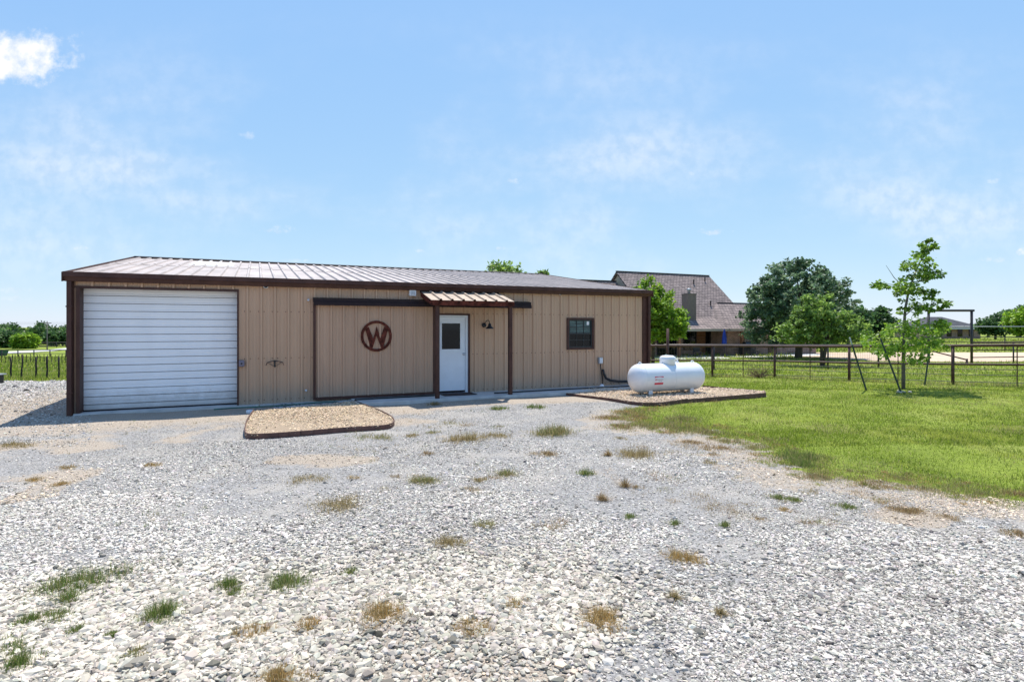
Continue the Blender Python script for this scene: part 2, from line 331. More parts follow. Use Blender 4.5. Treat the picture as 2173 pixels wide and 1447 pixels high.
stone_c = mixc(.5, ramp(v1.outputs['Distance'], (0, (.46, .44, .41)), (.35, (.36, .345, .325)), (.75, (.15, .143, .135))), ramp(v2.outputs['Distance'], (0, (.46, .44, .41)), (.4, (.36, .345, .325)), (.8, (.15, .143, .135))))  # cell borders darkened: shadows between the stones painted into the ground colour
rnd = N(nt, 'ShaderNodeSeparateXYZ'); nt.links.new(v1.outputs['Color'], rnd.inputs[0])
stone_c = mixc(.55, stone_c, ramp(rnd.outputs[0], (0, (.35, .35, .36)), (.3, (.85, .85, .86)), (1, (1.15, 1.15, 1.16))), 'MULTIPLY')
big_c = mixc(1, stone_c, (1.0, .93, .80), 'MULTIPLY')
dirt_c = mixc(.65, ramp(noise(1.2, 8), (.3, (.32, .26, .195)), (.7, (.44, .375, .295))), ramp(noise(90, 3), (.38, (.15, .12, .095)), (.52, (.40, .34, .275)), (.7, (.50, .44, .37))))
grass_c = mixc(.5, ramp(noise(.45, 7), (.3, (.09, .125, .02)), (.5, (.21, .26, .04)), (.72, (.34, .32, .12))), ramp(noise(14, 5), (.3, (.09, .12, .02)), (.7, (.29, .36, .055))))
dust = smooth_n(nt, noise(1.1, 6), .46, .66)
stone_c = mixc(math_n(nt, 'MULTIPLY', dust, .75), stone_c, ramp(noise(70, 4), (.35, (.27, .245, .21)), (.65, (.48, .445, .395))))
base = mixc(sp.outputs[2], stone_c, big_c)
dm = smooth_n(nt, math_n(nt, 'ADD', sp.outputs[1], math_n(nt, 'MULTIPLY', math_n(nt, 'SUBTRACT', noise(7, 7), .5), 1.1)), .3, .75)
base = mixc(dm, base, dirt_c)
gmk = smooth_n(nt, math_n(nt, 'ADD', sp.outputs[0], math_n(nt, 'MULTIPLY', math_n(nt, 'SUBTRACT', noise(9, 6), .5), .9)), .35, .65)
base = mixc(gmk, base, grass_c)
nt.links.new(base, b.inputs['Base Color'])
hb = math_n(nt, 'ADD', math_n(nt, 'MULTIPLY', v1.outputs['Distance'], -.6), math_n(nt, 'MULTIPLY', noise(60, 5), .6))
bp = N(nt, 'ShaderNodeBump', i_Strength=.8, i_Distance=.025); nt.links.new(hb, bp.inputs['Height']); nt.links.new(bp.outputs[0], b.inputs['Normal'])
tag(link('ground', me, gm), kind='structure')

# ------------------------------------------------------------------ stones on the ground
def stones(x, y, z, size, col, detail, sink=.25):
    if detail:
        t = (1 + 5 ** .5) / 2; bv = np.array([(-1, t, 0), (1, t, 0), (-1, -t, 0), (1, -t, 0), (0, -1, t), (0, 1, t), (0, -1, -t), (0, 1, -t), (t, 0, -1), (t, 0, 1), (-t, 0, -1), (-t, 0, 1)], float) / math.sqrt(1 + t * t)
        bf = np.array([(0, 11, 5), (0, 5, 1), (0, 1, 7), (0, 7, 10), (0, 10, 11), (1, 5, 9), (5, 11, 4), (11, 10, 2), (10, 7, 6), (7, 1, 8), (3, 9, 4), (3, 4, 2), (3, 2, 6), (3, 6, 8), (3, 8, 9), (4, 9, 5), (2, 4, 11), (6, 2, 10), (8, 6, 7), (9, 8, 1)])
    else:
        bv = np.array([(1, 0, 0), (0, 1, 0), (-1, 0, 0), (0, -1, 0), (0, 0, 1)], float); bf = np.array([(0, 1, 4), (1, 2, 4), (2, 3, 4), (3, 0, 4)])
    n = len(x); k = len(bv)
    P = bv[None] * (1 + rng.normal(0, .21, (n, k, 1))) * (size[:, None, None] * np.stack([rng.uniform(.8, 1.5, n), rng.uniform(.6, 1.0, n), rng.uniform(.35, .75, n)], 1)[:, None, :]) * .5
    a = rng.uniform(0, 6.283, n); c, s = np.cos(a)[:, None], np.sin(a)[:, None]
    tl = rng.normal(0, .35, n)[:, None]; X = P[..., 0]; Y = P[..., 1]; Z = P[..., 2]
    Y, Z = Y * np.cos(tl) - Z * np.sin(tl), Y * np.sin(tl) + Z * np.cos(tl)
    X, Y = X * c - Y * s, X * s + Y * c
    V = np.stack([X + x[:, None], Y + y[:, None], Z + (z + size * sink * .5)[:, None]], -1).reshape(-1, 3)
    Fc = (bf[None] + (np.arange(n) * k)[:, None, None]).reshape(-1, 3)
    return V, Fc, np.repeat(col, k, 0)
def join_np(parts):
    V = []; Fc = []; T = []; o = 0
    for v, f, t in parts: V.append(v); Fc.append(f + o); T.append(t); o += len(v)
    return np.concatenate(V), np.concatenate(Fc), np.concatenate(T)
def wedge(n, y0, y1, um=1.22):
    y = np.sqrt(rng.uniform(y0 * y0, y1 * y1, n)); return rng.uniform(-um, um, n) * y, y
def stone_tint(n, base, sd=.16):
    g = np.clip(rng.normal(1, sd, (n, 1)), .35, 1.4); g = np.where(rng.random((n, 1)) < .10, g * .45, g)
    return np.clip(np.array(base)[None] * g * (1 + rng.normal(0, .025, (n, 3))), .02, .85)
parts = []
for (y0, y1, n, det) in [(1.6, 4.2, 185000, True), (4.2, 6.5, 190000, True), (6.5, 9.5, 185000, False), (9.5, 14.5, 165000, False)]:
    x, y = wedge(n, y0, y1)
    g = grass_w(x, y); bg_ = big_w(x + rng.normal(0, .22, n), y + rng.normal(0, .3, n)); dw = dirt_w(x, y) + (fbm(x, y, 3) - .5) * .5
    inb = inpoly(x, y, BED) | inpoly(x, y, PAD)
    bb = -ST * (x - OX) + CT * (y - OY); aa = CT * (x - OX) + ST * (y - OY)
    keep = ~g & ~inb & ~((bb > -1.25) & (aa > -.3)) & (rng.random(n) > np.clip(dw, 0, .72)) & (rng.random(n) > np.where(bg_, .38, .12 + .72 * sstep(.48, .68, fbm(x + 5, y + 3, 1.0))))
    x, y, bg_ = x[keep], y[keep], bg_[keep]; n = len(x)
    coarse = sstep(.35, .7, fbm(x + 77, y, .7))
    size = np.where(bg_, rng.lognormal(math.log(.029), .33, n), rng.lognormal(math.log(.0125), .42, n) * np.where(y > 4.6, .85, 1.0) * (1 + .5 * coarse))
    size = np.maximum(size, y * .00135); size = np.clip(size, .010, .085)
    tone = (.74 + .52 * fbm(x, y + 19, .5))[:, None]
    col = np.where(bg_[:, None], stone_tint(n, (.51, .455, .37), .24), stone_tint(n, (.54, .49, .42), .36)) * tone
    dk = (dirt_w(x, y)[:, None] > .4) & ~bg_[:, None]; col = np.where(dk, col * np.array([[1.12, 1.0, .86]]), col)
    parts.append((stones(x, y, hgt(x, y), size, col, det)))
    if det: pass
# the drive beside the barn, out to the field
n = 60000; y = np.sqrt(rng.uniform(9.0 ** 2, 30.5 ** 2, n)); x = -rng.uniform(.74, 1.06, n) * y; bb = -ST * (x - OX) + CT * (y - OY); aa = CT * (x - OX) + ST * (y - OY)
k = ~grass_w(x, y) & ((aa < -.15) | (bb < -.2)) & (rng.random(n) < .35 + .6 * fbm(x, y, 1.1)); x, y = x[k], y[k]; n = len(x)
parts.append(stones(x, y, hgt(x, y), y * .0021 * rng.lognormal(0, .4, n), stone_tint(n, (.47, .435, .385), .38), False))
V, Fc, T = join_np(parts)
tag(link('gravel', np_mesh('gravel', V, Fc, T), M['peb']), kind='stuff', label='loose pale grey crushed stone and larger cream stones covering the yard', cat='gravel')
def pebbles(name, poly, n, label, z0=.05, size=.03, base=(.60, .45, .29)):
    xs = [p[0] for p in poly]; ys = [p[1] for p in poly]
    x = rng.uniform(min(xs), max(xs), n); y = rng.uniform(min(ys), max(ys), n); k = inpoly(x, y, poly); x, y = x[k], y[k]; n = len(x)
    z = hgt(x, y) + z0
    V1, F1, T1 = stones(x, y, z, rng.lognormal(math.log(size), .25, n), np.clip(stone_tint(n, base, .2) * np.where(rng.random((n, 1)) < .3, np.array([[1.1, 1.12, 1.2]]), 1), 0, .8), False, .5)
    # bed of earth under the pebbles
    c = np.array([np.mean(xs), np.mean(ys)]); pv = [(*p, hz(*p) + z0 + .004) for p in poly] + [(*c, hz(*c) + z0 + .004)]
    pf = [(i, (i + 1) % len(poly), len(poly)) for i in range(len(poly))]
    V, Fc, T = join_np([(V1, F1, T1), (np.array(pv), np.array(pf), np.tile(np.array([[.30, .23, .16]]), (len(pv), 1)))])
    tag(link(name, np_mesh(name, V, Fc, T), M['peb']), kind='stuff', label=label, cat='gravel')
pebbles('pebble_bed', BED, 16000, 'tan pea gravel filling the edged bed in front of the sliding door', .06, .030)
pebbles('pebble_bed', PAD, 22000, 'tan pea gravel filling the edged pad under the white tank', .05, .036, (.60, .46, .32))
def edging(name, pts, label, h0, h1, closed=False):
    mb = MB(); n = len(pts)
    for i in range(n if closed else n - 1):
        p = Vector((*pts[i], 0)); q = Vector((*pts[(i + 1) % n], 0)); d = q - p; L = d.length; M4 = Matrix.Translation(p) @ Matrix.Rotation(math.atan2(d.y, d.x), 4, 'Z')
        z = min(hz(*pts[i]), hz(*pts[(i + 1) % n]))
        mb.box(-.006, L + .006, -.008, .008, z - .05, z + h0 + (h1 - h0) * i / n, M4)
    c = Vector((pts[0][0], pts[0][1], 0)); o = mb.build(name, M['edge']); tag(o, label, 'bed edging'); return o
def smooth_pts(pts, it=2, closed=False):
    for _ in range(it):
        out = [] if closed else [pts[0]]; n = len(pts)
        for i in range(n if closed else n - 1):
            p, q = pts[i], pts[(i + 1) % n]; out += [(p[0] * .75 + q[0] * .25, p[1] * .75 + q[1] * .25), (p[0] * .25 + q[0] * .75, p[1] * .25 + q[1] * .75)]
        if not closed: out.append(pts[-1])
        pts = out
    return pts
edging('bed_edging', smooth_pts(BED[0:13], 2), 'low brown steel edging curving round the tan pebble bed by the sliding door', .10, .09)
edging('bed_edging', smooth_pts(PAD[0:6], 2) + PAD[6:9], 'low dark brown steel edging with a square corner round the tank pad', .06, .12)

# ------------------------------------------------------------------ the barn
barn = thing('metal_barn', 'long low tan metal barn with brown trim and a shallow ribbed roof', 'barn', bw(0, 0, 0), TH)
BL, BD = 15.24, 15.24; EZ = 3.03; RZ = 4.19; PITCH = .305
def prof_pts(a0, a1, rib=.040, pitch=PITCH, ph=.12, minor=True):
    pts = [(a0, 0)]; k = math.floor((a0 - ph) / pitch)
    while True:
        c = ph + k * pitch; k += 1
        if c - .05 > a1: break
        for da, h in ((-.038, 0), (-.02, rib), (.02, rib), (.038, 0)) + (((.10, 0), (.108, .007), (.122, .007), (.13, 0), (.18, 0), (.188, .007), (.202, .007), (.21, 0)) if minor else ()):
            if a0 < c + da < a1: pts.append((c + da, h))
    return pts + [(a1, 0)]
def ribbed_wall(mb, a0, a1, z0, z1, b=0.0, **k):
    p = prof_pts(a0, a1, **k); n = len(p)
    mb.add([(a, b - h, z0) for a, h in p] + [(a, b - h, z1) for a, h in p], [(i, i + 1, n + i + 1, n + i) for i in range(n - 1)])
def ribbed_slope(mb, a0, a1, p0, p1, rib=.04, off=0., seg=1, **k):   # p0, p1 = (b, z)
    d = Vector((0, p1[0] - p0[0], p1[1] - p0[1])); nn = Vector((0, -d.z, d.y)).normalized()
    if nn.z < 0: nn = -nn
    p = prof_pts(a0, a1, rib=rib, **k); n = len(p)
    vs = [Vector((a, q[0], q[1])) + nn * (h + off) for q in (p0, p1) for a, h in p]
    mb.add(vs, [(i, i + 1, n + i + 1, n + i) for i in range(n - 1)])
gl, gr = fac(171), fac(503); gt = fac(172, 611)[1]
ea0, ea1 = fac(924), fac(993); et = fac(958, 669)[1]
wa0, wa1 = fac(1204), fac(1257); wz1 = fac(1230, 677)[1]; wz0 = fac(1230, 739)[1]
mb = MB()
ribbed_wall(mb, .10, gl, -.25, EZ); ribbed_wall(mb, gl, gr, gt, EZ); ribbed_wall(mb, gr, ea0, -.25, EZ); ribbed_wall(mb, ea0, ea1, et, EZ)
ribbed_wall(mb, ea1, wa0, -.25, EZ); ribbed_wall(mb, wa0, wa1, -.25, wz0); ribbed_wall(mb, wa0, wa1, wz1, EZ); ribbed_wall(mb, wa1, BL - .1, -.25, EZ)
nwall = len(mb.f)
for z in (.12, 1.12, 2.25):
    for k in range(50):
        for da in (-.062, .062):
            a = .12 + k * PITCH + da
            if gl - .1 < a < gr + .06 or ea0 - .06 < a < ea1 + .06 or (wa0 - .05 < a < wa1 + .05 and wz0 - .05 < z < wz1 + .05) or a > BL - .25: continue
            if z < 2 and fac(666) < a < ea0: continue
            mb.box(a - .009, a + .009, -.008, .0, z - .009, z + .009)
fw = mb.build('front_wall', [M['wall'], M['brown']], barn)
for pl_ in fw.data.polygons: pl_.material_index = int(pl_.index >= nwall)
mb = MB()
for a in (0.02, BL - .02):
    mb.add([(a, .02, -.8), (a, BD - .02, -.8), (a, BD - .02, EZ), (a, BD / 2, RZ - .06), (a, .02, EZ)], [(0, 1, 2, 3, 4)])
mb.add([(0.02, BD - .02, -.8), (BL - .02, BD - .02, -.8), (BL - .02, BD - .02, EZ), (.02, BD - .02, EZ)], [(0, 1, 2, 3)])
mb.build('side_wall', M['wall'], barn)
mb = MB(); mb.box(0, BL, .25, .3, -.1, EZ - .05); mb.build('inner_wall', M['dkbrown'], barn)
mb = MB(); hb_, hz_ = BD / 2, RZ; mid = .52
fb, fz = -.16, EZ - .02
pm = (fb + (hb_ - fb) * mid, fz + (hz_ - fz) * mid)
ribbed_slope(mb, -.045, BL + .045, (fb, fz), (pm[0] + .1, pm[1] + .1 * (hz_ - fz) / (hb_ - fb)), minor=False); ribbed_slope(mb, -.045, BL + .045, pm, (hb_, hz_), off=.008, minor=False)
ribbed_slope(mb, -.045, BL + .045, (BD + .16, fz), (hb_, hz_), minor=False)
roof = mb.build('roof', M['roof'], barn)
mb = MB(); cap = [(-.18, -.018), (0, .02), (.18, -.018), (.18, -.03), (0, 0), (-.18, -.03)]
mb.prism(cap, (-.06, hb_, hz_ + .055), (BL + .12, 0, 0), (0, 1, 0), (0, 0, 1)); mb.build('ridge_cap', M['dkbrown'], roof)
mb = MB()
s0 = .62; s1 = .93; P = lambda t: (fb + (hb_ - fb) * t, fz + (hz_ - fz) * t)
ribbed_slope(mb, PITCH * 6 + .12 - .14, PITCH * 10 + .12 - .16, P(.60), P(.90), off=.016, minor=False); mb.build('skylight_panel', M['skyl'], roof)
gut = [(.0, 2.855), (-.12, 2.855), (-.155, 2.94), (-.185, 2.95), (-.185, 3.052), (-.17, 3.055), (-.165, 2.97), (0, 2.97)]
mb = MB(); mb.prism(gut, (-.055, 0, 0), (BL + .11, 0, 0), (0, 1, 0), (0, 0, 1)); mb.build('gutter', M['brown'], barn)
mb = MB()
for a in (-.075, BL + .056):
    for sgn in (1, -1):
        mb = MB()
        bs = -.19 if sgn == 1 else BD + .19
        mb.add([(a + da, bb_, zz) for da in (0, .02) for bb_, zz in ((bs, fz - .17), (hb_, hz_ - .17), (hb_, hz_ + .06), (bs, fz + .03))], [(0, 1, 2, 3), (7, 6, 5, 4), (0, 4, 5, 1), (1, 5, 6, 2), (2, 6, 7, 3), (3, 7, 4, 0)])
        mb.build('rake_trim', M['brown'], barn)
mb = MB(); mb.box(-.02, .10, -.045, .1, -.05, 2.853); mb.build('corner_trim', M['brown'], barn)
mb = MB(); mb.box(BL - .235, BL + .02, -.045, .1, -.25, 2.853); mb.build('corner_trim', M['brown'], barn)
for a in (-.005, BL - .08):
    mb = MB(); mb.box(a, a + .09, -.13, -.05, -.02, 2.853)
    for z in (.45, 1.35, 2.3): mb.box(a - .015, a + .105, -.135, -.047, z, z + .03)
    o = mb.build('downspout', M['brown'], barn, bevel=.008)
# roll-up door
gd = fac(170, 873)[1]
mb = MB(); L = gr - .03; zb, zt = .05, gt; z = zb; pf = [(0, zb)]
q_ = 0
while z < zt - .05:
    dp = -.0112 if q_ % 2 else -.0102; q_ += 1
    pf += [(.004, z + .035), (.004, z + .055), (0, z + .06), (0, z + .105), (dp, z + .110), (dp, z + .118), (.006, z + .124), (.006, z + .152), (0, z + .165)]; z += .172
pf = [(h, min(zz, zt)) for h, zz in pf] + [(0, zt)]; n = len(pf)
mb.add([(gl + .0, .24 - h, zz) for h, zz in pf] + [(gr, .24 - h, zz) for h, zz in pf], [(i, i + 1, n + i + 1, n + i) for i in range(n - 1)])
rd = mb.build('roll_up_door', M['white'], barn)
mb = MB(); mb.box(gl, gr, .20, .27, -.01, .052); mb.build('bottom_bar', M['dkbrown'], rd)
mb = MB(); mb.box(gl - .07, gl, -.06, .28, -.05, gt - .002); mb.box(gr, gr + .04, -.04, .28, -.05, gt - .002); mb.box(gl - .10, gr + .04, -.042, .28, gt, gt + .045); mb.build('door_frame', M['brown'], rd)
# sliding door with track
sa0, sa1 = fac(666), ea0 - .06
st_ = fac(700, 646)[1]; sb_ = .10
mb = MB(); ribbed_wall(mb, sa0 + .03, sa1 - .03, sb_ + .03, st_, b=-.085, ph=.2); sd = mb.build('sliding_door', M['sdoor'], barn)
mb = MB(); mb.box(sa0 - .02, sa0 + .035, -.125, -.04, sb_ - .03, st_ + .01); mb.box(sa1 - .035, sa1 + .01, -.125, -.04, sb_ - .03, st_ + .01); mb.box(sa0 + .036, sa1 - .036, -.12, -.045, sb_ - .035, sb_ + .03); mb.box(sa0 + .036, sa1 - .036, -.12, -.045, st_ - .03, st_ + .012); mb.build('door_frame', M['brown'], sd)
ta1 = fac(1121); tz1 = fac(700, 632)[1]
mb = MB(); tr = [(-.04, tz1), (-.20, tz1 - .03), (-.20, tz1 - .10), (-.23, tz1 - .11), (-.23, tz1 - .20), (-.215, tz1 - .20), (-.185, tz1 - .115), (-.04, tz1 - .115)]
mb.prism(tr, (sa0 - .03, 0, 0), (ta1 - sa0 + .03, 0, 0), (0, 1, 0), (0, 0, 1)); mb.build('door_track', M['dkbrown'], barn)
# entry door
ed = MB(); ed.box(ea0 + .05, ea1 - .075, .03, .075, .12, et - .055); dr = ed.build('entry_door', M['wdoor'], barn, bevel=.004)
mb = MB(); mb.box(ea0 - .045, ea0 - .001, -.05, .1, .0, et + .045); mb.box(ea1 + .001, ea1 + .045, -.05, .1, .0, et + .045); mb.box(ea0, ea1, -.05, .1, et + .001, et + .045); mb.build('outer_frame', M['brown'], dr)
mb = MB(); mb.box(ea0, ea0 + .045, -.005, .1, .06, et); mb.box(ea1 - .07, ea1, -.005, .1, .06, et); mb.box(ea0 + .046, ea1 - .071, -.005, .1, et - .05, et); mb.box(ea0, ea1, -.01, .1, .0, .058); mb.build('inner_frame', M['wdoor'], dr, bevel=.003)
mb = MB(); mb.box(ea0 + .06, ea1 - .085, .015, .0295, .08, .118); mb.build('door_sweep', M['dkbrown'], dr)
dz0 = fac(955, 741)[1]; dz1 = fac(955, 686)[1]; da0, da1 = fac(938), fac(977)
mb = MB(); mb.box(da0, da1, .024, .028, dz0, dz1); pn = mb.build('door_window', M['glass'], dr)
mb = MB()
for q in ((da0 - .025, da0, dz0 - .025, dz1 + .025), (da1, da1 + .025, dz0 - .025, dz1 + .025), (da0, da1, dz0 - .025, dz0), (da0, da1, dz1, dz1 + .025)): mb.box(q[0], q[1], .018, .0295, q[2], q[3])
mb.build('window_trim', M['wdoor'], dr)
ka, kz = fac(984, 751)
mb = MB(); mb.lathe([(.03, 0), (.03, .012), (.012, .014), (.012, .04), (.026, .05), (.03, .065), (.022, .08), (.0, .082)], 16, Matrix.Translation((ka, .03, kz)) @ Matrix.Rotation(R(90), 4, 'X')); mb.build('door_knob', M['knob'], dr, smooth=True)
# window
mb = MB()
for q in ((wa0 - .035, wa0 + .03, wz0 - .035, wz1 + .035), (wa1 - .03, wa1 + .035, wz0 - .035, wz1 + .035), (wa0 + .031, wa1 - .031, wz0 - .035, wz0 + .02), (wa0 + .031, wa1 - .031, wz1 - .02, wz1 + .035)): mb.box(q[0], q[1], -.055, .06, q[2], q[3])
wf = mb.build('window', M['brown'], barn)
mb = MB(); A0, A1, Z0, Z1 = wa0 + .031, wa1 - .031, wz0 + .021, wz1 - .021; zm = (Z0 + Z1) / 2
for q in ((A0, A0 + .04, Z0, Z1), (A1 - .04, A1, Z0, Z1), (A0 + .041, A1 - .041, Z0, Z0 + .04), (A0 + .041, A1 - .041, Z1 - .035, Z1), (A0 + .041, A1 - .041, zm - .022, zm + .022)): mb.box(q[0], q[1], -.03, .04, q[2], q[3])
for k in (1, 2):
    a = A0 + .04 + (A1 - A0 - .08) * k / 3; mb.box(a - .01, a + .01, -.012, .0, Z0 + .041, zm - .023); mb.box(a - .01, a + .01, -.012, .0, zm + .023, Z1 - .036)
for z in ((Z0 + .04 + zm) / 2, (Z1 - .035 + zm) / 2): mb.box(A0 + .041, A1 - .041, -.0125, .0005, z - .01, z + .01)
mb.build('sash', M['black'], wf)
mb = MB(); mb.box(A0 + .04, A1 - .04, .003, .008, zm, Z1 - .03); mb.build('upper_pane', M['gglass'], wf)
mb = MB(); mb.box(A0 + .04, A1 - .04, .003, .008, Z0 + .03, zm - .004); mb.build('lower_pane', M['glass'], wf)
mb = MB(); mb.box(A1 - .17, A1 - .09, -.0005, .002, Z1 - .16, Z1 - .05); mb.build('sticker', M['paper'], wf)
# porch canopy
ca0, ca1 = 7.74, 9.96; cz1 = fac(900, 619)[1]; cb1 = -1.08
Yc = 15.0; cz0 = 2.50
can = thing('porch_canopy', None, None, (0, 0, 0)); can.parent = barn
mb = MB(); ribbed_slope(mb, ca0 - .04, ca1 + .04, (cb1, cz0 + .06), (-.04, cz1), ph=.02, minor=False); mb.build('canopy_roof', M['roof2'], can)
mb = MB(); mb.box(ca0 - .04, ca1 + .04, cb1 + .01, cb1 + .06, cz0 - .07, cz0 + .05)
for a in (ca0 - .04, ca1): mb.add([(a + da, bb_, zz) for da in (0, .04) for bb_, zz in ((cb1 + .062, cz0 - .06), (-.04, cz1 - .13), (-.04, cz1 - .015), (cb1 + .062, cz0 + .05))], [(0, 1, 2, 3), (7, 6, 5, 4), (0, 4, 5, 1), (1, 5, 6, 2), (2, 6, 7, 3), (3, 7, 4, 0)])
mb.build('canopy_frame', M['rust'], can)
mb = MB(); mb.box(ca0 - .06, ca1 + .02, -.06, -.036, cz1 - .04, cz1 + .10); mb.build('ledger', M['dkbrown'], can)
for a in (7.89, 9.93):
    mb = MB(); mb.box(a - .05, a + .05, -1.0, -.9, -.05, cz0 - .072); mb.build('post', M['brown'], can, bevel=.006)
# concrete apron and door slab
mb = MB(); wk0 = fac(752)
mb.box(wk0 - .1, BL + .3, -1.06, .2, -.2, .055); o = mb.build('concrete_walk', M['conc'], None, bw(0, 0, 0), TH, bevel=.012); tag(o, kind='structure')
mb = MB(); mb.box(gl - .1, wk0 - .11, -.13, .22, -.2, .022); o = mb.build('concrete_footing', M['conc'], None, bw(0, 0, 0), TH); tag(o, kind='structure')

def on_barn(a, b, z): return bw(a, b, z), TH
# letter sign
wc = fac(797, 713); sr = 33 / F * plane_pt(797)[1] * .985
loc, rz = on_barn(wc[0], -.125, wc[1])
sg = thing('letter_sign', 'round rusty steel sign with a cut-out letter W on the sliding door', 'sign', loc, rz)
mb = MB(); n = 48; ro, ri = sr, sr * .83
vs = [(r * math.cos(2 * math.pi * k / n), y, r * math.sin(2 * math.pi * k / n)) for y in (-.006, .006) for r in (ro, ri) for k in range(n)]
fs = []
for k in range(n):
    j = (k + 1) % n; fs += [(k, j, n + j, n + k), (2 * n + k, 3 * n + k, 3 * n + j, 2 * n + j), (k, 2 * n + k, 2 * n + j, j), (n + k, n + j, 3 * n + j, 3 * n + k)]
mb.add(vs, fs); mb.build('ring', M['rust'], sg)
mb = MB(); s = sr
def wpoly(pts): mb.prism([(p[0] * s, p[1] * s) for p in pts], (0, -.008, 0), (0, .012, 0), (1, 0, 0), (0, 0, 1))
wpoly([(-.74, .52), (-.50, .60), (-.20, -.18), (.0, .62), (.02, .62), (.24, -.16), (.50, .60), (.74, .52), (.70, .30), (.42, -.80), (.30, -.80), (.01, .06), (-.26, -.80), (-.38, -.80), (-.66, .26)])
mb.build('letter', M['rust'], sg)
# wall lamp
la, lz = fac(1026, 690); loc, rz = on_barn(la, -.035, lz)
lm = thing('wall_lamp', 'black gooseneck barn lamp with a small flared shade beside the white door', 'lamp', loc, rz)
mb = MB(); mb.lathe([(.065, 0), (.065, .02), (.03, .035), (0, .036)], 16, Matrix.Rotation(R(90), 4, 'X')); mb.build('back_plate', M['black'], lm, smooth=True)
mb = MB(); mb.tube([(0, -.03, 0), (.01, -.08, .06), (.025, -.14, .12), (.045, -.2, .14), (.06, -.25, .11), (.065, -.27, .04)], .010, 8); mb.build('arm', M['black'], lm, smooth=True)
mb = MB(); mb.lathe([(.025, .05), (.04, .03), (.045, -.02), (.12, -.09), (.122, -.10), (.11, -.098), (.03, -.02), (0, -.01)], 20, Matrix.Translation((.065, -.27, 0))); mb.build('lamp_shade', M['black'], lm, smooth=True)
# cameras and small wall fittings
def camera_dome(px, py, label, r=.045, white=True, cat='camera'):
    a, z = fac(px, py); loc, rz = on_barn(a, -.036, z); t = thing('security_camera', label, cat, loc, rz)
    mb = MB(); mb.lathe([(r, 0), (r, .05), (r * .9, .06), (0, .061)], 16, Matrix.Rotation(R(90), 4, 'X')); mb.build('housing', M['plastic'] if white else M['black'], t, smooth=False)
    mb = MB(); mb.lathe([(r * .8, 0.055), (r * .75, .07), (0, .075)], 14, Matrix.Rotation(R(90), 4, 'X')); mb.build('lens', M['black'], t, smooth=True)
camera_dome(564, 608, 'round camera with a white ring and black lens between roll-up door and sliding door', .055)
camera_dome(776, 613, 'tiny all-black camera tucked under the eave above the sliding door', .028, False)
camera_dome(1187, 625, 'small white camera under the eave above the barn window', .03)
def puck(px, py, label, r=.025, name='wall_light'):
    a, z = fac(px, py); loc, rz = on_barn(a, -.036, z); mb = MB(); mb.lathe([(r, 0), (r, .03), (r * .6, .05), (0, .055)], 12, Matrix.Rotation(R(90), 4, 'X')); o = mb.build(name, M['plastic'], None, loc, rz, True); tag(o, label, 'wall fitting')
puck(654, 637, 'small white knob-like fitting on the wall at the left end of the dark door track', .03, 'wall_fitting')
puck(649, 828, 'small white spigot cap low on the wall left of the sliding door', .028, 'wall_fitting')
a, z = fac(874, 622); loc, rz = on_barn(a, -.05, z)
mb = MB(); mb.box(-.09, .09, -.06, .02, -.08, .08); fl = mb.build('flood_light', M['plastic'], None, loc, rz, bevel=.01); tag(fl, 'square white flood light on the wall left of the porch canopy', 'light')
mb = MB(); mb.box(-.06, .06, -.064, -.0602, -.055, .05); mb.build('light_face', M['galv'], fl)
a, z = fac(513, 771); loc, rz = on_barn(a, -.036, z)
t = thing('key_box', 'grey rounded outlet box on the wall beside the white roll-up door', 'wall box', loc, rz)
mb = MB(); mb.box(-.06, .06, -.07, .02, -.075, .075); mb.build('cover', mat('mauve_grey_plastic', (.17, .15, .19), .5), t, bevel=.02)
mb = MB(); mb.lathe([(.02, 0), (.02, .01), (0, .012)], 12, Matrix.Translation((0, -.07, 0)) @ Matrix.Rotation(R(90), 4, 'X')); mb.build('socket', M['black'], t)
a, z = fac(583, 770); loc, rz = on_barn(a, -.036, z)
mb = MB()
for q in (-.02, -.17):
    mb.tube([(-.2, q, -.05), (-.17, q, 0.02), (-.08, q, .045), (0, q, .055), (.08, q, .045), (.17, q, .02), (.2, q, -.05)], .006, 6)
for x in (-.14, -.05, .05, .14): mb.tube([(x, .0, .03 if abs(x) > .1 else .05), (x, -.17, .03 if abs(x) > .1 else .05)], .005, 6)
mb.box(-.02, .02, -.02, .005, -.1, .07); mb.tube([(-.17, -.02, .02), (0, -.02, -.09), (.17, -.02, .02)], .005, 6)
o = mb.build('hose_hanger', M['black'], None, loc, rz); tag(o, 'empty black wire hose hanger fixed to the tan wall', 'hose hanger')
# doormat
a0_, a1_ = fac(934), fac(1000)
mb = MB(); mb.box(-.46, .46, -.27, .27, 0, .014); o = mb.build('doormat', M['mat'], None, bw((ea0 + ea1) / 2 + .06, -.36, .056), TH, bevel=.005); tag(o, 'dark brown doormat on the concrete at the white door', 'doormat')
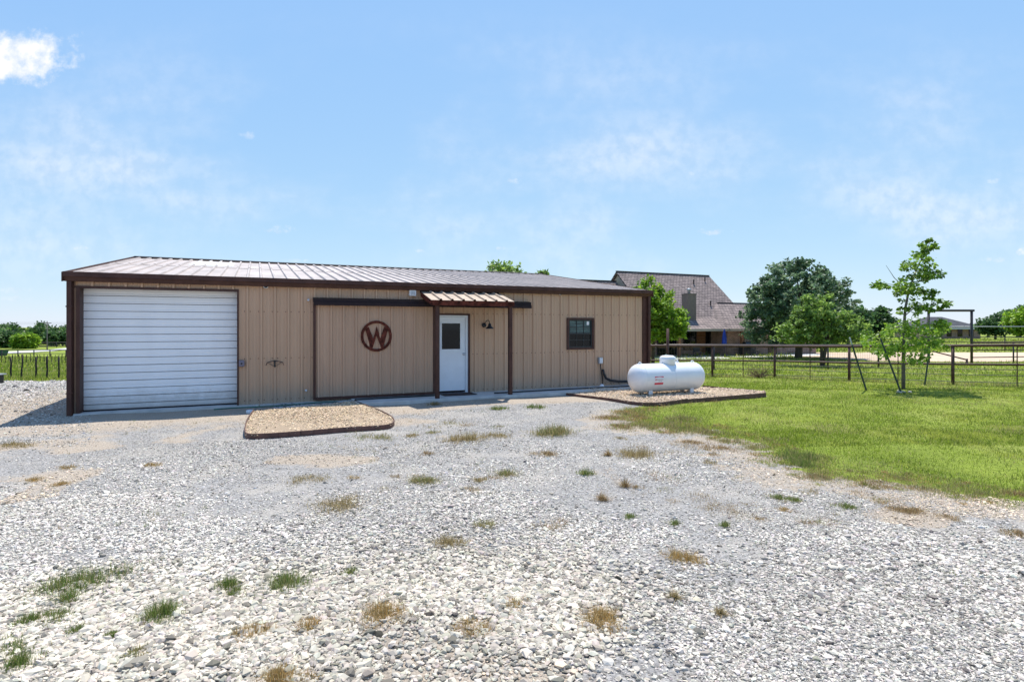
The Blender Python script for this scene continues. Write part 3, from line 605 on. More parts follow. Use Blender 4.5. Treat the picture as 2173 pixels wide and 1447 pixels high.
# electrical box with conduit and cables
a, z = fac(1271, 765); loc, rz = on_barn(a, -.037, z)
t = thing('electrical_box', 'small grey electrical box low on the wall right of the window', 'electrical box', loc, rz)
mb = MB(); mb.box(-.065, .065, -.09, .01, -.09, .10); mb.build('box', M['galv'], t, bevel=.008)
mb = MB(); mb.box(-.05, .055, -.097, -.0905, -.07, .08); mb.build('cover', M['plastic'], t, bevel=.003)
mb = MB(); mb.tube([(0, -.04, -.09), (.01, -.04, -.2), (.04, -.04, -.35), (.07, -.05, -.5), (.075, -.05, -z + .06)], .016, 8); mb.build('conduit', M['rubber'], t, smooth=True)
loc, rz = on_barn(a + .1, -.12, .06)
mb = MB(); mb.tube([(-.02, .02, .50), (-.02, 0, .47), (0, 0, .38), (.06, -.03, .24), (.2, -.06, .17), (.45, -.1, .13), (.75, -.15, .12), (1.0, -.2, .12)], .04, 10); o = mb.build('flexible_pipe', M['rubber'], None, loc, rz, True); tag(o, 'thick black corrugated pipe curling from the wall towards the white tank', 'pipe')
mb = MB(); mb.tube([(9.6, -.62, .075), (10.4, -.60, .075), (11.5, -.56, .075), (12.6, -.55, .075), (13.8, -.60, .075), (15.0, -.7, .075)], .02, 8); o = mb.build('drain_hose', M['rubber'], None, bw(0, 0, 0), TH, True); tag(o, 'thin black hose lying along the concrete strip below the window', 'hose')
mb = MB(); mb.tube([(5.9, -.5, .075), (6.6, -.47, .075), (7.4, -.46, .075), (8.0, -.45, .075)], .02, 8); o = mb.build('drain_hose', M['rubber'], None, bw(0, 0, 0), TH, True); tag(o, 'thin black hose lying on the concrete below the sliding door', 'hose')
a, z = fac(1262, 822); mb = MB(); mb.lathe([(.07, 0), (.07, .05), (.04, .09), (0, .1)], 14); o = mb.build('cleanout', M['plastic'], None, bw(a, -.4, .056), TH, True); tag(o, 'small white drain cap on the concrete strip under the electrical box', 'cleanout')
gx_, gy_ = gnd(530, 874); mb = MB(); mb.lathe([(.075, -.03), (.075, .055), (.06, .07), (0, .072)], 16); o = mb.build('cleanout', M['plastic'], None, (gx_, gy_, hz(gx_, gy_)), 0, True); tag(o, 'white round cleanout cap at the back left corner of the pebble bed', 'cleanout')
V1, F1, T1 = stones(np.array([0.]), np.array([0.]), np.array([0.]), np.array([.2]), np.array([[.4, .37, .31]]), True)
gx_, gy_ = gnd(545, 862); o = link('rock', np_mesh('rock', V1, F1, T1, True), M['stone'], None, (gx_, gy_, hz(gx_, gy_))); tag(o, 'single pale rock at the foot of the wall beside the roll-up door', 'rock')
mb = MB(); pts = []
for k in range(40):
    t_ = k / 39; pts.append((5.3 - 3.0 * t_ * .9, -.36 - .28 * t_ + .07 * math.sin(9 * t_), .02))
pts = [(a_ + .2, b_, .03) for a_, b_, _ in pts]
mb.tube(pts, .014, 6); o = mb.build('garden_hose', M['hose'], None, bw(0, 0, 0), TH, True); tag(o, 'thin green garden hose trailing along the wall behind the pebble bed', 'hose')
# dark stones strip between bed and wall
n = 2600; aa = rng.uniform(4.05, wk0 - .05, n); bb_ = rng.uniform(-1.0, -.08, n)
xy = np.array([bw(a_, b_, 0)[:2] for a_, b_ in zip(aa, bb_)]); k = ~inpoly(xy[:, 0], xy[:, 1], BED)
xy = xy[k]; n = len(xy); V, Fc, T = stones(xy[:, 0], xy[:, 1], hgt(xy[:, 0], xy[:, 1]), rng.lognormal(math.log(.04), .3, n), stone_tint(n, (.33, .32, .31), .25), True)
tag(link('drain_stones', np_mesh('drain_stones', V, Fc, T), M['peb']), kind='stuff', label='loose grey stones along the wall behind the pebble bed', cat='gravel')

# ------------------------------------------------------------------ propane tank
tc_ = Vector((4.27, 15.7, 0)); tang = R(25.5)
tk = thing('propane_tank', 'white horizontal propane tank on short legs in the pebble pad', 'propane tank', (tc_.x, tc_.y, hz(tc_.x, tc_.y) + .03), tang)
TR, TL, TZ = .385, 2.42, .475
pr = []; hl = TL / 2 - .27
for k in range(9): t_ = R(90) * k / 8; pr.append((TR * math.sin(t_), -hl - .27 * math.cos(t_)))
for k in range(9): t_ = R(90) * k / 8; pr.append((TR * math.cos(t_), hl + .27 * math.sin(t_)))
pr[0] = (.001, pr[0][1]); pr[-1] = (.001, pr[-1][1])
mb = MB(); mb.lathe(pr, 40, Matrix.Translation((0, 0, TZ)) @ Matrix.Rotation(R(90), 4, 'Y')); mb.build('body', M['tank'], tk, smooth=True)
for x in (-hl, 0.02, hl):
    mb = MB(); mb.lathe([(TR - .01, -.008), (TR + .003, -.006), (TR + .003, .006), (TR - .01, .008)], 40, Matrix.Translation((x, 0, TZ)) @ Matrix.Rotation(R(90), 4, 'Y')); mb.build('weld_seam', M['tank'], tk, smooth=True)
mb = MB(); mb.lathe([(.215, -.04), (.215, .15), (.20, .185), (.14, .215), (.0, .225)], 28, Matrix.Translation((.03, 0, TZ + TR - .01))); mb.lathe([(.222, .105), (.222, .125), (.2, .126), (0, .127)], 28, Matrix.Translation((.03, 0, TZ + TR - .01))); mb.build('valve_dome', M['tank'], tk, smooth=True)
for x in (-hl + .02, hl - .02):
    mb = MB(); mb.tube([(x, 0, TZ + TR + .045 + .05 * 0)] + [(x + .05 * math.sin(2 * math.pi * q / 10), 0, TZ + TR + .045 - .05 + .05 * math.cos(2 * math.pi * q / 10) + .0) for q in range(1, 11)], .012, 6); mb.build('lifting_lug', M['tank'], tk, smooth=True)
mb = MB(); mb.lathe([(.05, -.02), (.05, .03), (.02, .04), (.02, .09), (0, .09)], 12, Matrix.Translation((.42, .05, TZ + TR - .005))); mb.tube([(.42, .05, TZ + TR + .06), (.34, .03, TZ + TR + .14)], .012, 6); mb.build('valve', M['tank'], tk)
for x in (-.72, .72):
    for y in (-.20, .20):
        mb = MB(); mb.box(x - .06, x + .06, y - .012, y + .012, -.05, TZ - TR + .07); mb.box(x - .07, x + .07, y - .05, y + .05, -.05, .015); mb.box(x - .012, x + .012, y - .1 * (1 if y > 0 else 0), y + .1 * (1 if y < 0 else 0), .02, TZ - TR + .05); mb.build('leg', M['tank'], tk)
def on_tank(x, s, off):                                # x along the tank, s along its girth below the equator front
    t_ = R(-8) + s / TR; return (x, -(TR + off) * math.cos(t_), TZ + (TR + off) * math.sin(t_))
def decal(name, x0, x1, s0, s1, off, m, parent):
    mb = MB(); k = 6; vs = [on_tank(x, s0 + (s1 - s0) * i / k, off) for i in range(k + 1) for x in (x0, x1)]
    mb.add(vs, [(2 * i, 2 * i + 1, 2 * i + 3, 2 * i + 2) for i in range(k)]); return mb.build(name, m, parent)
dx = -.58
dc = decal('label_plate', dx - .145, dx + .145, -.10, .12, .002, M['paper'], tk)
decal('red_band', dx - .145, dx + .145, -.10, -.045, .004, M['red'], dc)
mb = MB(); mb.add([on_tank(dx - .145 + .29 * i / 8, .12 if j else .10 - .02 * (i / 8 - .5) ** 2 * 4 + .004, .004) for i in range(9) for j in (0, 1)], [(2 * i, 2 * i + 2, 2 * i + 3, 2 * i + 1) for i in range(8)]); mb.build('red_top_band', M['red'], dc)
def text_mesh(txt, size):
    cu_ = bpy.data.curves.new('text', 'FONT'); cu_.body = txt; cu_.size = size; cu_.align_x = 'LEFT'
    o = bpy.data.objects.new('text', cu_); COL.objects.link(o); bpy.context.view_layer.update()
    dg = bpy.context.evaluated_depsgraph_get(); me = bpy.data.meshes.new_from_object(o.evaluated_get(dg)); bpy.data.objects.remove(o); return me
for txt, size, x0, s0, m in (('PINNACLE', .046, dx - .085, .022, M['ink']), ('PROPANE', .024, dx - .02, -.018, M['ink'])):
    me = text_mesh(txt, size)
    for v in me.vertices: v.co = on_tank(x0 + v.co.x, s0 + v.co.y, .004)
    link('lettering', me, m, dc)
mb = MB(); n = 20; mb.add([on_tank(dx - .112 + r * math.cos(2 * math.pi * k / n), .038 + r * math.sin(2 * math.pi * k / n), .004) for r in (.024, .013) for k in range(n)], [(k, (k + 1) % n, n + (k + 1) % n, n + k) for k in range(n)]); mb.build('round_mark', M['red'], dc)
a = 14.9; loc, rz = on_barn(a, -.05, .62); mb = MB(); mb.box(-.07, .07, -.1, .0, -.07, .09); mb.tube([(0, -.05, -.07), (0, -.05, -.55)], .015, 8); mb.tube([(-.05, -.05, .09), (-.05, -.05, .16)], .02, 8); o = mb.build('gas_regulator', M['galv'], None, loc, rz); tag(o, 'small grey gas regulator on a pipe behind the left end of the tank', 'gas regulator')

# ------------------------------------------------------------------ fences
def fence(name, label, pts, post_r, top_r, hh, rails=(), wires=(), stays=0, mesh=None, mpost=M['pipe'], mrail=M['pipe'], posts=None, top=True, group=None, post_extra=0.0):
    base = Vector((pts[0][0], pts[0][1], hz(*pts[0]))); t = thing(name, label, 'fence', base, 0, group)
    G = [Vector((p[0], p[1], hz(*p))) - base for p in pts]; up = lambda p, z: p + Vector((0, 0, z))
    def along(z, r, nm, m, n=8): mb = MB(); mb.tube([up(p, z) for p in G], r, n); return mb.build(nm, m, t, smooth=True)
    if top: along(hh, top_r, 'top_rail', mrail)
    for z in rails: along(z, top_r * .75, 'mid_rail', mrail)
    for z in wires: along(z, .011, 'cable', M['wire'], 5)
    for p in (G if posts is None else posts):
        mb = MB(); mb.tube([up(p, -.25), up(p, hh - top_r * .6 + post_extra)], post_r, 10); mb.build('post', mpost, t, smooth=True)
    if stays:
        for i in range(len(G) - 1):
            for k in range(1, stays + 1):
                p = G[i].lerp(G[i + 1], k / (stays + 1)); mb = MB(); mb.tube([up(p, .02), up(p, hh - top_r)], .017, 6); mb.build('stay', mpost, t)
    if mesh:
        zs, sx = mesh; mb = MB()
        for z in zs: mb.tube([up(p, z) for p in G], .005, 3, False)
        for i in range(len(G) - 1):
            d = G[i + 1] - G[i]; n = int(d.length / sx)
            for k in range(n):
                p = G[i] + d * (k / n); mb.tube([up(p, zs[0]), up(p, zs[-1])], .005, 3, False)
        mb.build('wire_mesh', M['wire'], t)
    return t
fp = [(3.3, 25.6), (5.95, 25.3), (8.83, 25.07), (11.36, 24.6), (13.22, 22.3), (15.4, 19.87), (17.7, 17.4), (20.0, 15.0)]
fence('pipe_fence', 'nearer brown pipe fence with cables and a mid rail along the lawn', fp, .05, .052, 1.36, rails=(.72,), wires=(.12, .36, .55), stays=1)
mp = [(4.0, 31.2), (10.9, 30.7), (14.3, 31.0), (17.5, 31.5), (21.0, 32.6), (27.1, 37.0)]
fence('mesh_fence', 'wire mesh fence on dark posts behind the brown pipe fence', mp, .045, .04, 1.36, mesh=([.08 + .1 * k for k in range(12)], .16), mpost=M['pipedk'], mrail=M['pipedk'])
ap = [(29.9, 37.0), (33.5, 38.0), (37.5, 39.0), (42, 40)]
fence('pipe_fence', 'brown pipe fence running right from the tall gate frame', ap, .045, .045, 1.4, rails=(.45, .92), mpost=M['pipedk'], mrail=M['pipe'])
ap2 = [(24, 60), (33, 60), (42, 60), (52, 60), (62, 60)]
fence('arena_fence', 'far dark pipe fence along the back of the sandy arena', ap2, .05, .05, 1.5, rails=(.5, 1.0), mpost=M['pipedk'], mrail=M['pipedk'])
ap3 = [(62, 82), (75, 82.5), (88, 83), (101, 83.5)]
fence('tall_rail', 'thin pale high rail on slim posts at the horizon by the far house', ap3, .05, .06, 2.65, mpost=M['pipedk'], mrail=M['galv'])
# gate frame
gb = Vector((27.1, 37.0, hz(27.1, 37))); gt_ = thing('gate_frame', 'tall dark pipe gate frame standing over the fence gap', 'gate frame', gb)
gB = Vector((29.9, 37.0, hz(29.9, 37))) - gb; gh = H + 34 / F * 37 - gb.z
for p in (Vector((0, 0, 0)), gB): mb = MB(); mb.tube([p + Vector((0, 0, -.3)), Vector((p.x, p.y, gh))], .075, 10); mb.build('post', M['pipedk'], gt_, smooth=True)
mb = MB(); mb.tube([(-.15, 0, gh + .03), (gB.x + .15, gB.y, gh + .03)], .075, 10); mb.build('crossbar', M['pipedk'], gt_, smooth=True)
mb = MB(); mb.tube([(.1, -.2, .85), (1.45, -1.3, .35)], .045, 8); mb.tube([(1.45, -1.3, -.2), (1.45, -1.3, .42)], .06, 8); mb.build('brace', M['pipe'], gt_, smooth=True)
# left field fences
def stick_fence(label, pts, n, hgt_, rad, seed, crooked):
    r = random.Random(seed); base = Vector((*pts[0], hz(*pts[0]))); t = thing('stick_fence', label, 'fence', base)
    p0, p1 = Vector((*pts[0], 0)), Vector((*pts[1], 0))
    for k in range(n + 1):
        p = p0.lerp(p1, (k + r.uniform(-.15, .15)) / n); p.z = hz(p.x, p.y); q = p - base
        h = hgt_ * r.uniform(.92, 1.05); c = [Vector((r.uniform(-1, 1) * crooked, r.uniform(-1, 1) * crooked, 0)) for _ in range(5)]; lean = r.uniform(-.12, .12) * crooked * 8
        mb = MB(); mb.tube([q + Vector((lean * s_, 0, -.15 + (h + .15) * s_)) + c[i] for i, s_ in enumerate((0, .25, .5, .75, 1))], [rad * r.uniform(.8, 1.2) for _ in range(5)], 7); mb.build('post', M['stick'], t, smooth=True)
    mb = MB()
    for z in (.1, .3, .5, .7, .9, 1.1):
        mb.tube([Vector((*pts[0], hz(*pts[0]) + z)) - base, Vector((*pts[1], hz(*pts[1]) + z)) - base], .004, 3)
    m_ = 90
    for k in range(m_):
        p = p0.lerp(p1, k / m_); zz = hz(p.x, p.y); mb.tube([Vector((p.x, p.y, zz + .1)) - base, Vector((p.x, p.y, zz + 1.1)) - base], .0025, 3, False)
    mb.build('wire_mesh', M['wire'], t)
def lp(px, Y): return ((px - CX) / F * Y, Y)
stick_fence('crooked dark stick fence in the green field nearest the gravel at left', [lp(-60, 31.5), lp(240, 31)], 11, 1.36, .045, 3, .035)
stick_fence('second row of thin leaning stick posts farther out in the left field', [lp(-60, 82), lp(240, 86)], 40, 1.35, .045, 4, .06)
fence('pipe_fence', 'dark two-rail pipe fence beside the pale road at far left', [lp(-30 + 34 * k, 108) for k in range(8)], .09, .07, 1.4, rails=(.7,), mpost=M['pipedk'], mrail=M['pipedk'])
fence('board_fence', 'distant dark board fence in front of the woods beyond the pale road', [lp(60 + 20 * k, 166 + k * 1.5) for k in range(7)], .1, .1, 1.5, rails=(.5, 1.0), mpost=M['pipedk'], mrail=M['pipedk'])
# road
RDL = [(-70, 118), (0, 124), (60, 130), (110, 139), (150, 152), (260, 190)]; mb = MB()
lo = [(*lp(px, Y), 0) for px, Y in RDL]; hi = [(*lp(px, Y * 1.09), 0) for px, Y in RDL]
vs = [(x, y, hz(x, y) + .12) for x, y, _ in lo] + [(x, y, hz(x, y) + .12) for x, y, _ in hi]; n = len(lo)
mb.add(vs, [(i, i + 1, n + i + 1, n + i) for i in range(n - 1)]); tag(mb.build('road', M['road']), kind='structure')
mb = MB(); xy = [(26, 41), (31, 39.6), (60, 44), (60, 57), (30, 57), (24, 50)]; c = (40, 48)
mb.add([(x, y, hz(x, y) + .03) for x, y in xy] + [(*c, hz(*c) + .03)], [(i, (i + 1) % 6, 6) for i in range(6)]); tag(mb.build('arena_sand', M['sand']), kind='structure')
# power lines and pole
pl = thing('utility_pole', 'slim grey utility pole before the woods carrying two wires', 'utility pole', (*lp(100, 150), hz(*lp(100, 150))))
mb = MB(); mb.tube([(0, 0, -.3), (0, 0, 7.6)], [.16, .11], 8); mb.build('pole', M['barkgrey'], pl, smooth=True)
mb = MB(); mb.box(-1.1, 1.1, -.06, .06, 7.0, 7.15); mb.build('crossarm', M['bark'], pl)
for q, zz in ((-.9, 7.2), (.9, 6.75)):
    mb = MB(); mb.tube([(-70, -6, zz + .1), (q, 0, zz), (70, 12, zz + .1)], .028, 4); mb.build('wire', M['wire'], pl)

# ------------------------------------------------------------------ trees
def leaf_cards(C, rad, per, size, cols, flat=1.0, droop=0.0):
    """leaf-shaped cards scattered round cluster centres C (n,3); cols: palette (k,3)"""
    n = len(C); m = n * per; cen = np.repeat(C, per, 0); rr = np.repeat(rad, per)
    P = rng.normal(0, 1, (m, 3)); P /= np.linalg.norm(P, axis=1, keepdims=True); P *= (rng.random((m, 1)) ** .45)
    P[:, 2] *= flat; P = cen + P * rr[:, None]
    d = rng.normal(0, 1, (m, 3)); d[:, 2] = d[:, 2] * .6 - droop; d /= np.linalg.norm(d, axis=1, keepdims=True)
    nn = rng.normal(0, 1, (m, 3)); nn[:, 2] += .8; s = np.cross(d, nn); s /= np.maximum(np.linalg.norm(s, axis=1, keepdims=True), 1e-6)
    L = (size * rng.uniform(.6, 1.35, m))[:, None]; Wd = L * rng.uniform(.28, .45, (m, 1))
    up = np.cross(s, d)
    V = np.stack([P, P + d * L * .5 + s * Wd + up * L * .06, P + d * L, P + d * L * .5 - s * Wd + up * L * .06], 1).reshape(-1, 3)
    Fc = np.arange(m * 4).reshape(m, 4)
    ci = rng.integers(0, len(cols), n); ci = np.repeat(ci, per); mixi = rng.random(m) < .35; ci = np.where(mixi, rng.integers(0, len(cols), m), ci)
    T = np.array(cols)[ci] * np.clip(rng.normal(1, .18, (m, 1)), .5, 1.6)
    return V, Fc, np.repeat(T, 4, 0)
def crown_clusters(n, c, r, hollow=.45, lobes=7, seed=1, rough=.28):
    g = np.random.default_rng(seed); out = []; lb = g.normal(0, 1, (lobes, 3)); lb /= np.linalg.norm(lb, axis=1, keepdims=True); lw = g.uniform(-rough, rough, lobes)
    while len(out) < n:
        d = g.normal(0, 1, 3); d /= np.linalg.norm(d); q = hollow + (1 - hollow) * g.random() ** .6
        k = 1 + float(np.sum(lw * np.maximum(0, lb @ d) ** 4)); z = d * q * k * np.array(r)
        if z[2] < -r[2] * .82: continue
        out.append(np.array(c) + z)
    return np.array(out)
def tree(name, label, base, top, crown_c, crown_r, ncl, per, lsize, cols, tr=.12, crad=.5, seed=1, cat='tree', group=None, bark='bark', hollow=.4, rough=.28, stems=1, flat=.8, droop=0., lobes=None):
    """base (x,y); crown_c height of the crown centre, crown_r its half sizes"""
    z0 = hz(*base); t = thing(name, label, cat, (*base, z0), 0, group); g = np.random.default_rng(seed + 50)
    C = crown_clusters(ncl, (0, 0, crown_c), crown_r, hollow, 9, seed, rough)
    if lobes:                                          # extra lumps of the crown: (dx, dz, rx, ry, rz, share of the clusters)
        C = np.concatenate([crown_clusters(max(4, int(ncl * q[5])), (q[0], 0, crown_c + q[1]), q[2:5], hollow, 5, seed + 7 * i, rough) for i, q in enumerate(lobes)])
    ncl = len(C); rad = crad * g.uniform(.6, 1.3, ncl)
    V, Fc, T = leaf_cards(C, rad, per, lsize, cols, flat, droop)
    mb = MB()
    for s_ in range(stems):
        ox = g.uniform(-.3, .3) * (stems > 1); tip = Vector((g.uniform(-.3, .3) + ox * 2, g.uniform(-.2, .2), crown_c + crown_r[2] * .3)); b0 = Vector((ox * .5, 0, -.2)); fork = b0.lerp(tip, .5) + Vector((g.uniform(-.1, .1), 0, 0))
        mb.tube([b0, fork, tip], [tr, tr * .75, tr * .3], 8)
        for k in range(0, ncl, max(1, ncl // 16)):
            e = Vector(C[k]); st = b0.lerp(fork, .7) if k % 2 else fork.lerp(tip, .4); md_ = st.lerp(e, .5) + Vector((0, 0, .12 * crown_r[2]))
            mb.tube([st, md_, e], [tr * .4, tr * .22, tr * .06], 5, False)
    mb.build('trunk', M[bark], t, smooth=True)
    link('crown', np_mesh('crown', V, Fc, T), M['leaf'], t)
    return t
OAK = [(.10, .18, .085), (.16, .25, .13), (.23, .32, .18), (.07, .125, .065)]
BRIGHT = [(.19, .33, .025), (.26, .41, .035), (.13, .24, .02), (.33, .46, .06)]
MIDG = [(.18, .29, .055), (.25, .37, .075), (.32, .45, .10), (.11, .19, .04)]
DARKG = [(.07, .14, .04), (.10, .19, .055), (.05, .10, .035)]
WOODS = [(.05, .11, .026), (.08, .15, .032), (.11, .19, .045), (.035, .075, .022)]
def tp(px, Y): return ((px - CX) / F * Y, Y)
def zt_(py, Y): return H + (HY - py) / F * Y
tree('shade_tree', 'bright green bushy tree at the right corner of the barn', tp(1385, 30), 5, 2.9, (1.85, 1.7, 1.75), 230, 70, .15, BRIGHT, .11, .30, 3, rough=.3, lobes=[(-.35, .45, 1.25, 1.3, 1.45, .5), (.75, -.35, 1.25, 1.2, 1.05, .33), (-.7, -.6, 1.2, 1.2, .9, .2)])
tree('oak_tree', 'large round dark blue-green oak right of the brick house', tp(1694, 46), 8, 4.3, (4.2, 4.0, 3.9), 600, 56, .24, OAK, .3, .38, 12, rough=.35, hollow=.55, lobes=[(-.3, .5, 3.4, 3.4, 3.3, .5), (2.3, -.5, 2.2, 2.4, 2.4, .2), (-2.2, -.9, 2.3, 2.4, 2.6, .25), (.2, -2.2, 3.4, 3.2, 1.5, .12)])
tree('yard_tree', 'lighter green spreading tree standing in front of the dark oak', tp(1742, 35), 5, 2.75, (2.75, 2.4, 1.75), 300, 34, .17, MIDG, .10, .25, 21, rough=.4, stems=3, lobes=[(-.5, .5, 1.3, 1.3, 1.3, .3), (1.35, -.3, 1.5, 1.5, 1.1, .32), (-1.5, -.65, 1.35, 1.3, 1.05, .28), (.2, -.8, 1.8, 1.5, .9, .15)])
tree('far_tree', 'dark rounded tree in the distance between the oak and the young tree', tp(1848, 80), 5, 2.9, (2.9, 2.8, 2.3), 90, 50, .45, DARKG, .2, .8, 31)
tree('far_tree', 'low dark tree half hidden right behind the lighter spreading tree', tp(1800, 74), 5, 3.2, (2.6, 2.4, 2.3), 80, 50, .42, DARKG, .2, .8, 33)
tree('roofline_tree', 'leafy treetop showing above the barn roof ridge', tp(1085, 60), 9, 7.3, (2.4, 2.2, 1.7), 70, 45, .36, MIDG, .2, .6, 41, rough=.4)
tree('roofline_tree', 'small leafy treetop above the roof nearer the brick house', tp(1146, 62), 9, 7.3, (1.5, 1.5, 1.6), 45, 40, .36, MIDG, .16, .5, 43, rough=.4)
tree('roofline_tree', 'faint tip of a treetop left of the others above the barn roof', tp(1035, 60), 9, 6.8, (1.2, 1.2, 1.7), 26, 40, .36, MIDG, .16, .5, 44, rough=.4)
tree('far_tree', 'round dark tree at far right left of the bright one', tp(2112, 120), 6, 2.9, (3.4, 3.2, 2.1), 90, 45, .55, DARKG, .25, 1.0, 51)
tree('far_tree', 'tall dark tree rising behind the bright tree at the right edge', tp(2165, 140), 8, 3.9, (4.6, 4.0, 2.9), 110, 45, .7, DARKG, .3, 1.2, 53)
tree('far_tree', 'bright green tree cut by the right edge at the horizon', tp(2182, 105), 7, 3.3, (3.2, 3.0, 2.3), 100, 45, .55, BRIGHT, .25, 1.0, 55)
for k, (px, Y, cc, r_, lab, pal) in enumerate([(10, 166, 2.6, (4.4, 4, 2.6), 'greyish dark tree at the left edge in front of the woods', DARKG), (55, 160, 2.0, (2.3, 2.6, 2.0), 'bright green bushy tree by the pale road at far left', BRIGHT), (82, 190, 3.1, (4.6, 4, 2.2), 'flat-crowned dark tree left of the utility pole', WOODS), (120, 180, 2.6, (3.8, 4, 2.2), 'round dark green tree right of the utility pole', DARKG)]):
    tree('field_tree', lab, lp(px, Y), 6, cc, r_, 100, 40, .75, pal, .25, 1.0, 61 + k)
C = []
for k in range(640):
    px = rng.uniform(-80, 330); Y = rng.uniform(205, 270); x, y = lp(px, Y); C.append((x, y, hz(x, y) + rng.uniform(.6, 1.0) ** .8 * (6.0 + 1.4 * math.sin(px * .09) + 1.0 * math.sin(px * .23 + 1)) * rng.uniform(.1, 1.0)))
V, Fc, T = leaf_cards(np.array(C), rng.uniform(1.6, 2.8, len(C)), 60, 1.0, WOODS, .75)
tag(link('woodland', np_mesh('woodland', V, Fc, T), M['leaf']), kind='stuff', label='dense green woods filling the skyline at far left', cat='woods')
# a long low belt of trees along the far horizon on the right
C = []
for k in range(500):
    x = rng.uniform(120, 900); y = rng.uniform(560, 640); C.append((x, y, hz(x, y) + rng.uniform(0, 4.5)))
V, Fc, T = leaf_cards(np.array(C), rng.uniform(2.5, 5, len(C)), 22, 2.4, WOODS, .5)
tag(link('tree_belt', np_mesh('tree_belt', V, Fc, T), M['leaf']), kind='stuff', label='thin belt of far trees along the horizon behind the pasture', cat='woods')

# young staked tree
YT = 17.3; yb = tp(1917, YT); yz = hz(*yb)
yt = thing('young_tree', 'slender young tree with sparse leaves tied between metal stakes', 'tree', (*yb, yz))
def yp(px, py, dy=0.0): Y = YT + dy; return Vector(((px - CX) / F * Y - yb[0], dy, H + (HY - py) / F * Y - yz))
mb = MB(); stem = [yp(1917, 838), yp(1917, 770), yp(1918, 700), yp(1921, 655), yp(1928, 620), yp(1938, 590), yp(1950, 560), yp(1964, 535), yp(1974, 512)]
mb.tube(stem, [.055, .05, .042, .036, .03, .024, .018, .012, .006], 8)
BR = [((1919, 690), (1885, 700), (1845, 720)), ((1919, 700), (1950, 690), (2000, 680)), ((1921, 655), (1960, 650), (2000, 640)), ((1926, 625), (1900, 605), (1870, 600)), ((1928, 618), (1898, 590), (1880, 563)), ((1934, 600), (1960, 595), (1990, 590)), ((1945, 575), (1920, 560), (1912, 555)), ((1950, 560), (1975, 570), (1992, 585)), ((1918, 720), (1960, 720), (1985, 705)), ((1918, 740), (1890, 735), (1870, 750)), ((1920, 670), (1945, 650), (1965, 640)), ((1932, 610), (1955, 615), (1980, 620))]
for i, q in enumerate(BR):
    dy = .5 * math.sin(i * 2.4); mb.tube([yp(*q[0]), yp(*q[1], dy * .6), yp(*q[2], dy)], [.016, .010, .004], 6, False)
mb.build('trunk', M['barkgrey'], yt, smooth=True)
CL = []; CR = []
UP = [(1972, 516, 10), (1962, 530, 9), (1975, 530, 7), (1950, 548, 14), (1938, 560, 14), (1925, 568, 14), (1970, 556, 11), (1960, 572, 15), (1942, 580, 16), (1925, 590, 12), (1978, 580, 13), (1988, 588, 10), (1965, 592, 12), (1940, 602, 14), (1915, 608, 13), (1900, 614, 11), (1870, 600, 10), (1880, 606, 8), (1925, 620, 14), (1945, 625, 14), (1972, 618, 12), (1910, 630, 10), (1935, 645, 13), (1950, 655, 12), (1965, 648, 10), (1990, 645, 9), (2005, 642, 9), (1978, 624, 8), (1918, 655, 7)]
LOW = [(1922, 690, 14), (1945, 690, 18), (1935, 705, 18), (1960, 700, 18), (1985, 690, 16), (2000, 682, 12), (1905, 700, 16), (1890, 705, 15), (1870, 710, 14), (1850, 715, 12), (1838, 722, 10), (1915, 720, 18), (1940, 725, 20), (1965, 722, 20), (1990, 712, 15), (2005, 700, 9), (1925, 740, 18), (1950, 745, 18), (1975, 738, 15), (1905, 745, 14), (1880, 752, 11), (1868, 752, 10), (1935, 758, 14), (1890, 735, 12), (1995, 735, 9), (1955, 760, 8), (1860, 730, 9)]
for (px, py, r_) in UP + LOW:
    for k in range(4):
        dy = rng.normal(0, .28 if py < 665 else .5); CL.append(yp(px + rng.normal(0, 7), py + rng.normal(0, 6), dy)); CR.append(r_ / F * YT * rng.uniform(.7, 1.1) * (.85 if py < 665 else 1.1))
V, Fc, T = leaf_cards(np.array(CL), np.array(CR), 24, .10, [(.17, .30, .028), (.24, .39, .035), (.31, .45, .06), (.11, .20, .022)], .6, .25)
T = T * np.where(V[:, 2:3] > 2.35, np.array([[.74, .78, .8]]), 1.0)      # upper leaves tinted darker: their silhouette against the sky put into the colour
link('crown', np_mesh('crown', V, Fc, T), M['leaf'], yt)
for (b0, t0, lab, dy) in [((1838, 834), (1803, 716), 'dark metal stake with a pale tip leaning outward left of the young tree', -.1), ((1912, 838), (1868, 718), 'dark metal stake slanting up from the foot of the young tree', -.35), ((1962, 815), (1973, 735), 'dark metal stake standing right of the young tree under its leaves', .9)]:
    p = tp(b0[0], (H + .09) * F / (b0[1] - HY)); Y = p[1]; q = Vector(((t0[0] - CX) / F * Y - p[0], 0, H + (HY - t0[1]) / F * Y - hz(*p)))
    t = thing('metal_stake', lab, 'stake', (*p, hz(*p))); d = q.normalized()
    mb = MB(); mb.tube([-d * .2, q * .86], .022, 4); mb.tube([Vector((.02, 0, 0)) - d * .2, Vector((.02, 0, 0)) + q * .86], .012, 4); mb.build('shaft', M['tpost'], t)
    mb = MB(); mb.tube([q * .86, q], .022, 4); mb.build('tip', M['galv'] if b0[0] < 1850 else M['tpost'], t)
p = gnd(1915, 832); V1, F1, T1 = stones(np.array([.05, .22, -.12]), np.array([.1, .0, -.05]), np.zeros(3), np.array([.2, .16, .13]), np.array([[.4, .38, .33]] * 3), True)
for k in range(3):
    v, f, t_ = V1[k * 12:(k + 1) * 12], F1[:20], T1[:12]; c = v.mean(0); o = link('rock', np_mesh('rock', v - c, f, t_, True), M['stone'], None, (p[0] + c[0], p[1] + c[1], hz(*p) + .03)); tag(o, 'grey rock at the foot of the young tree', 'rock', 'rocks round the young tree')
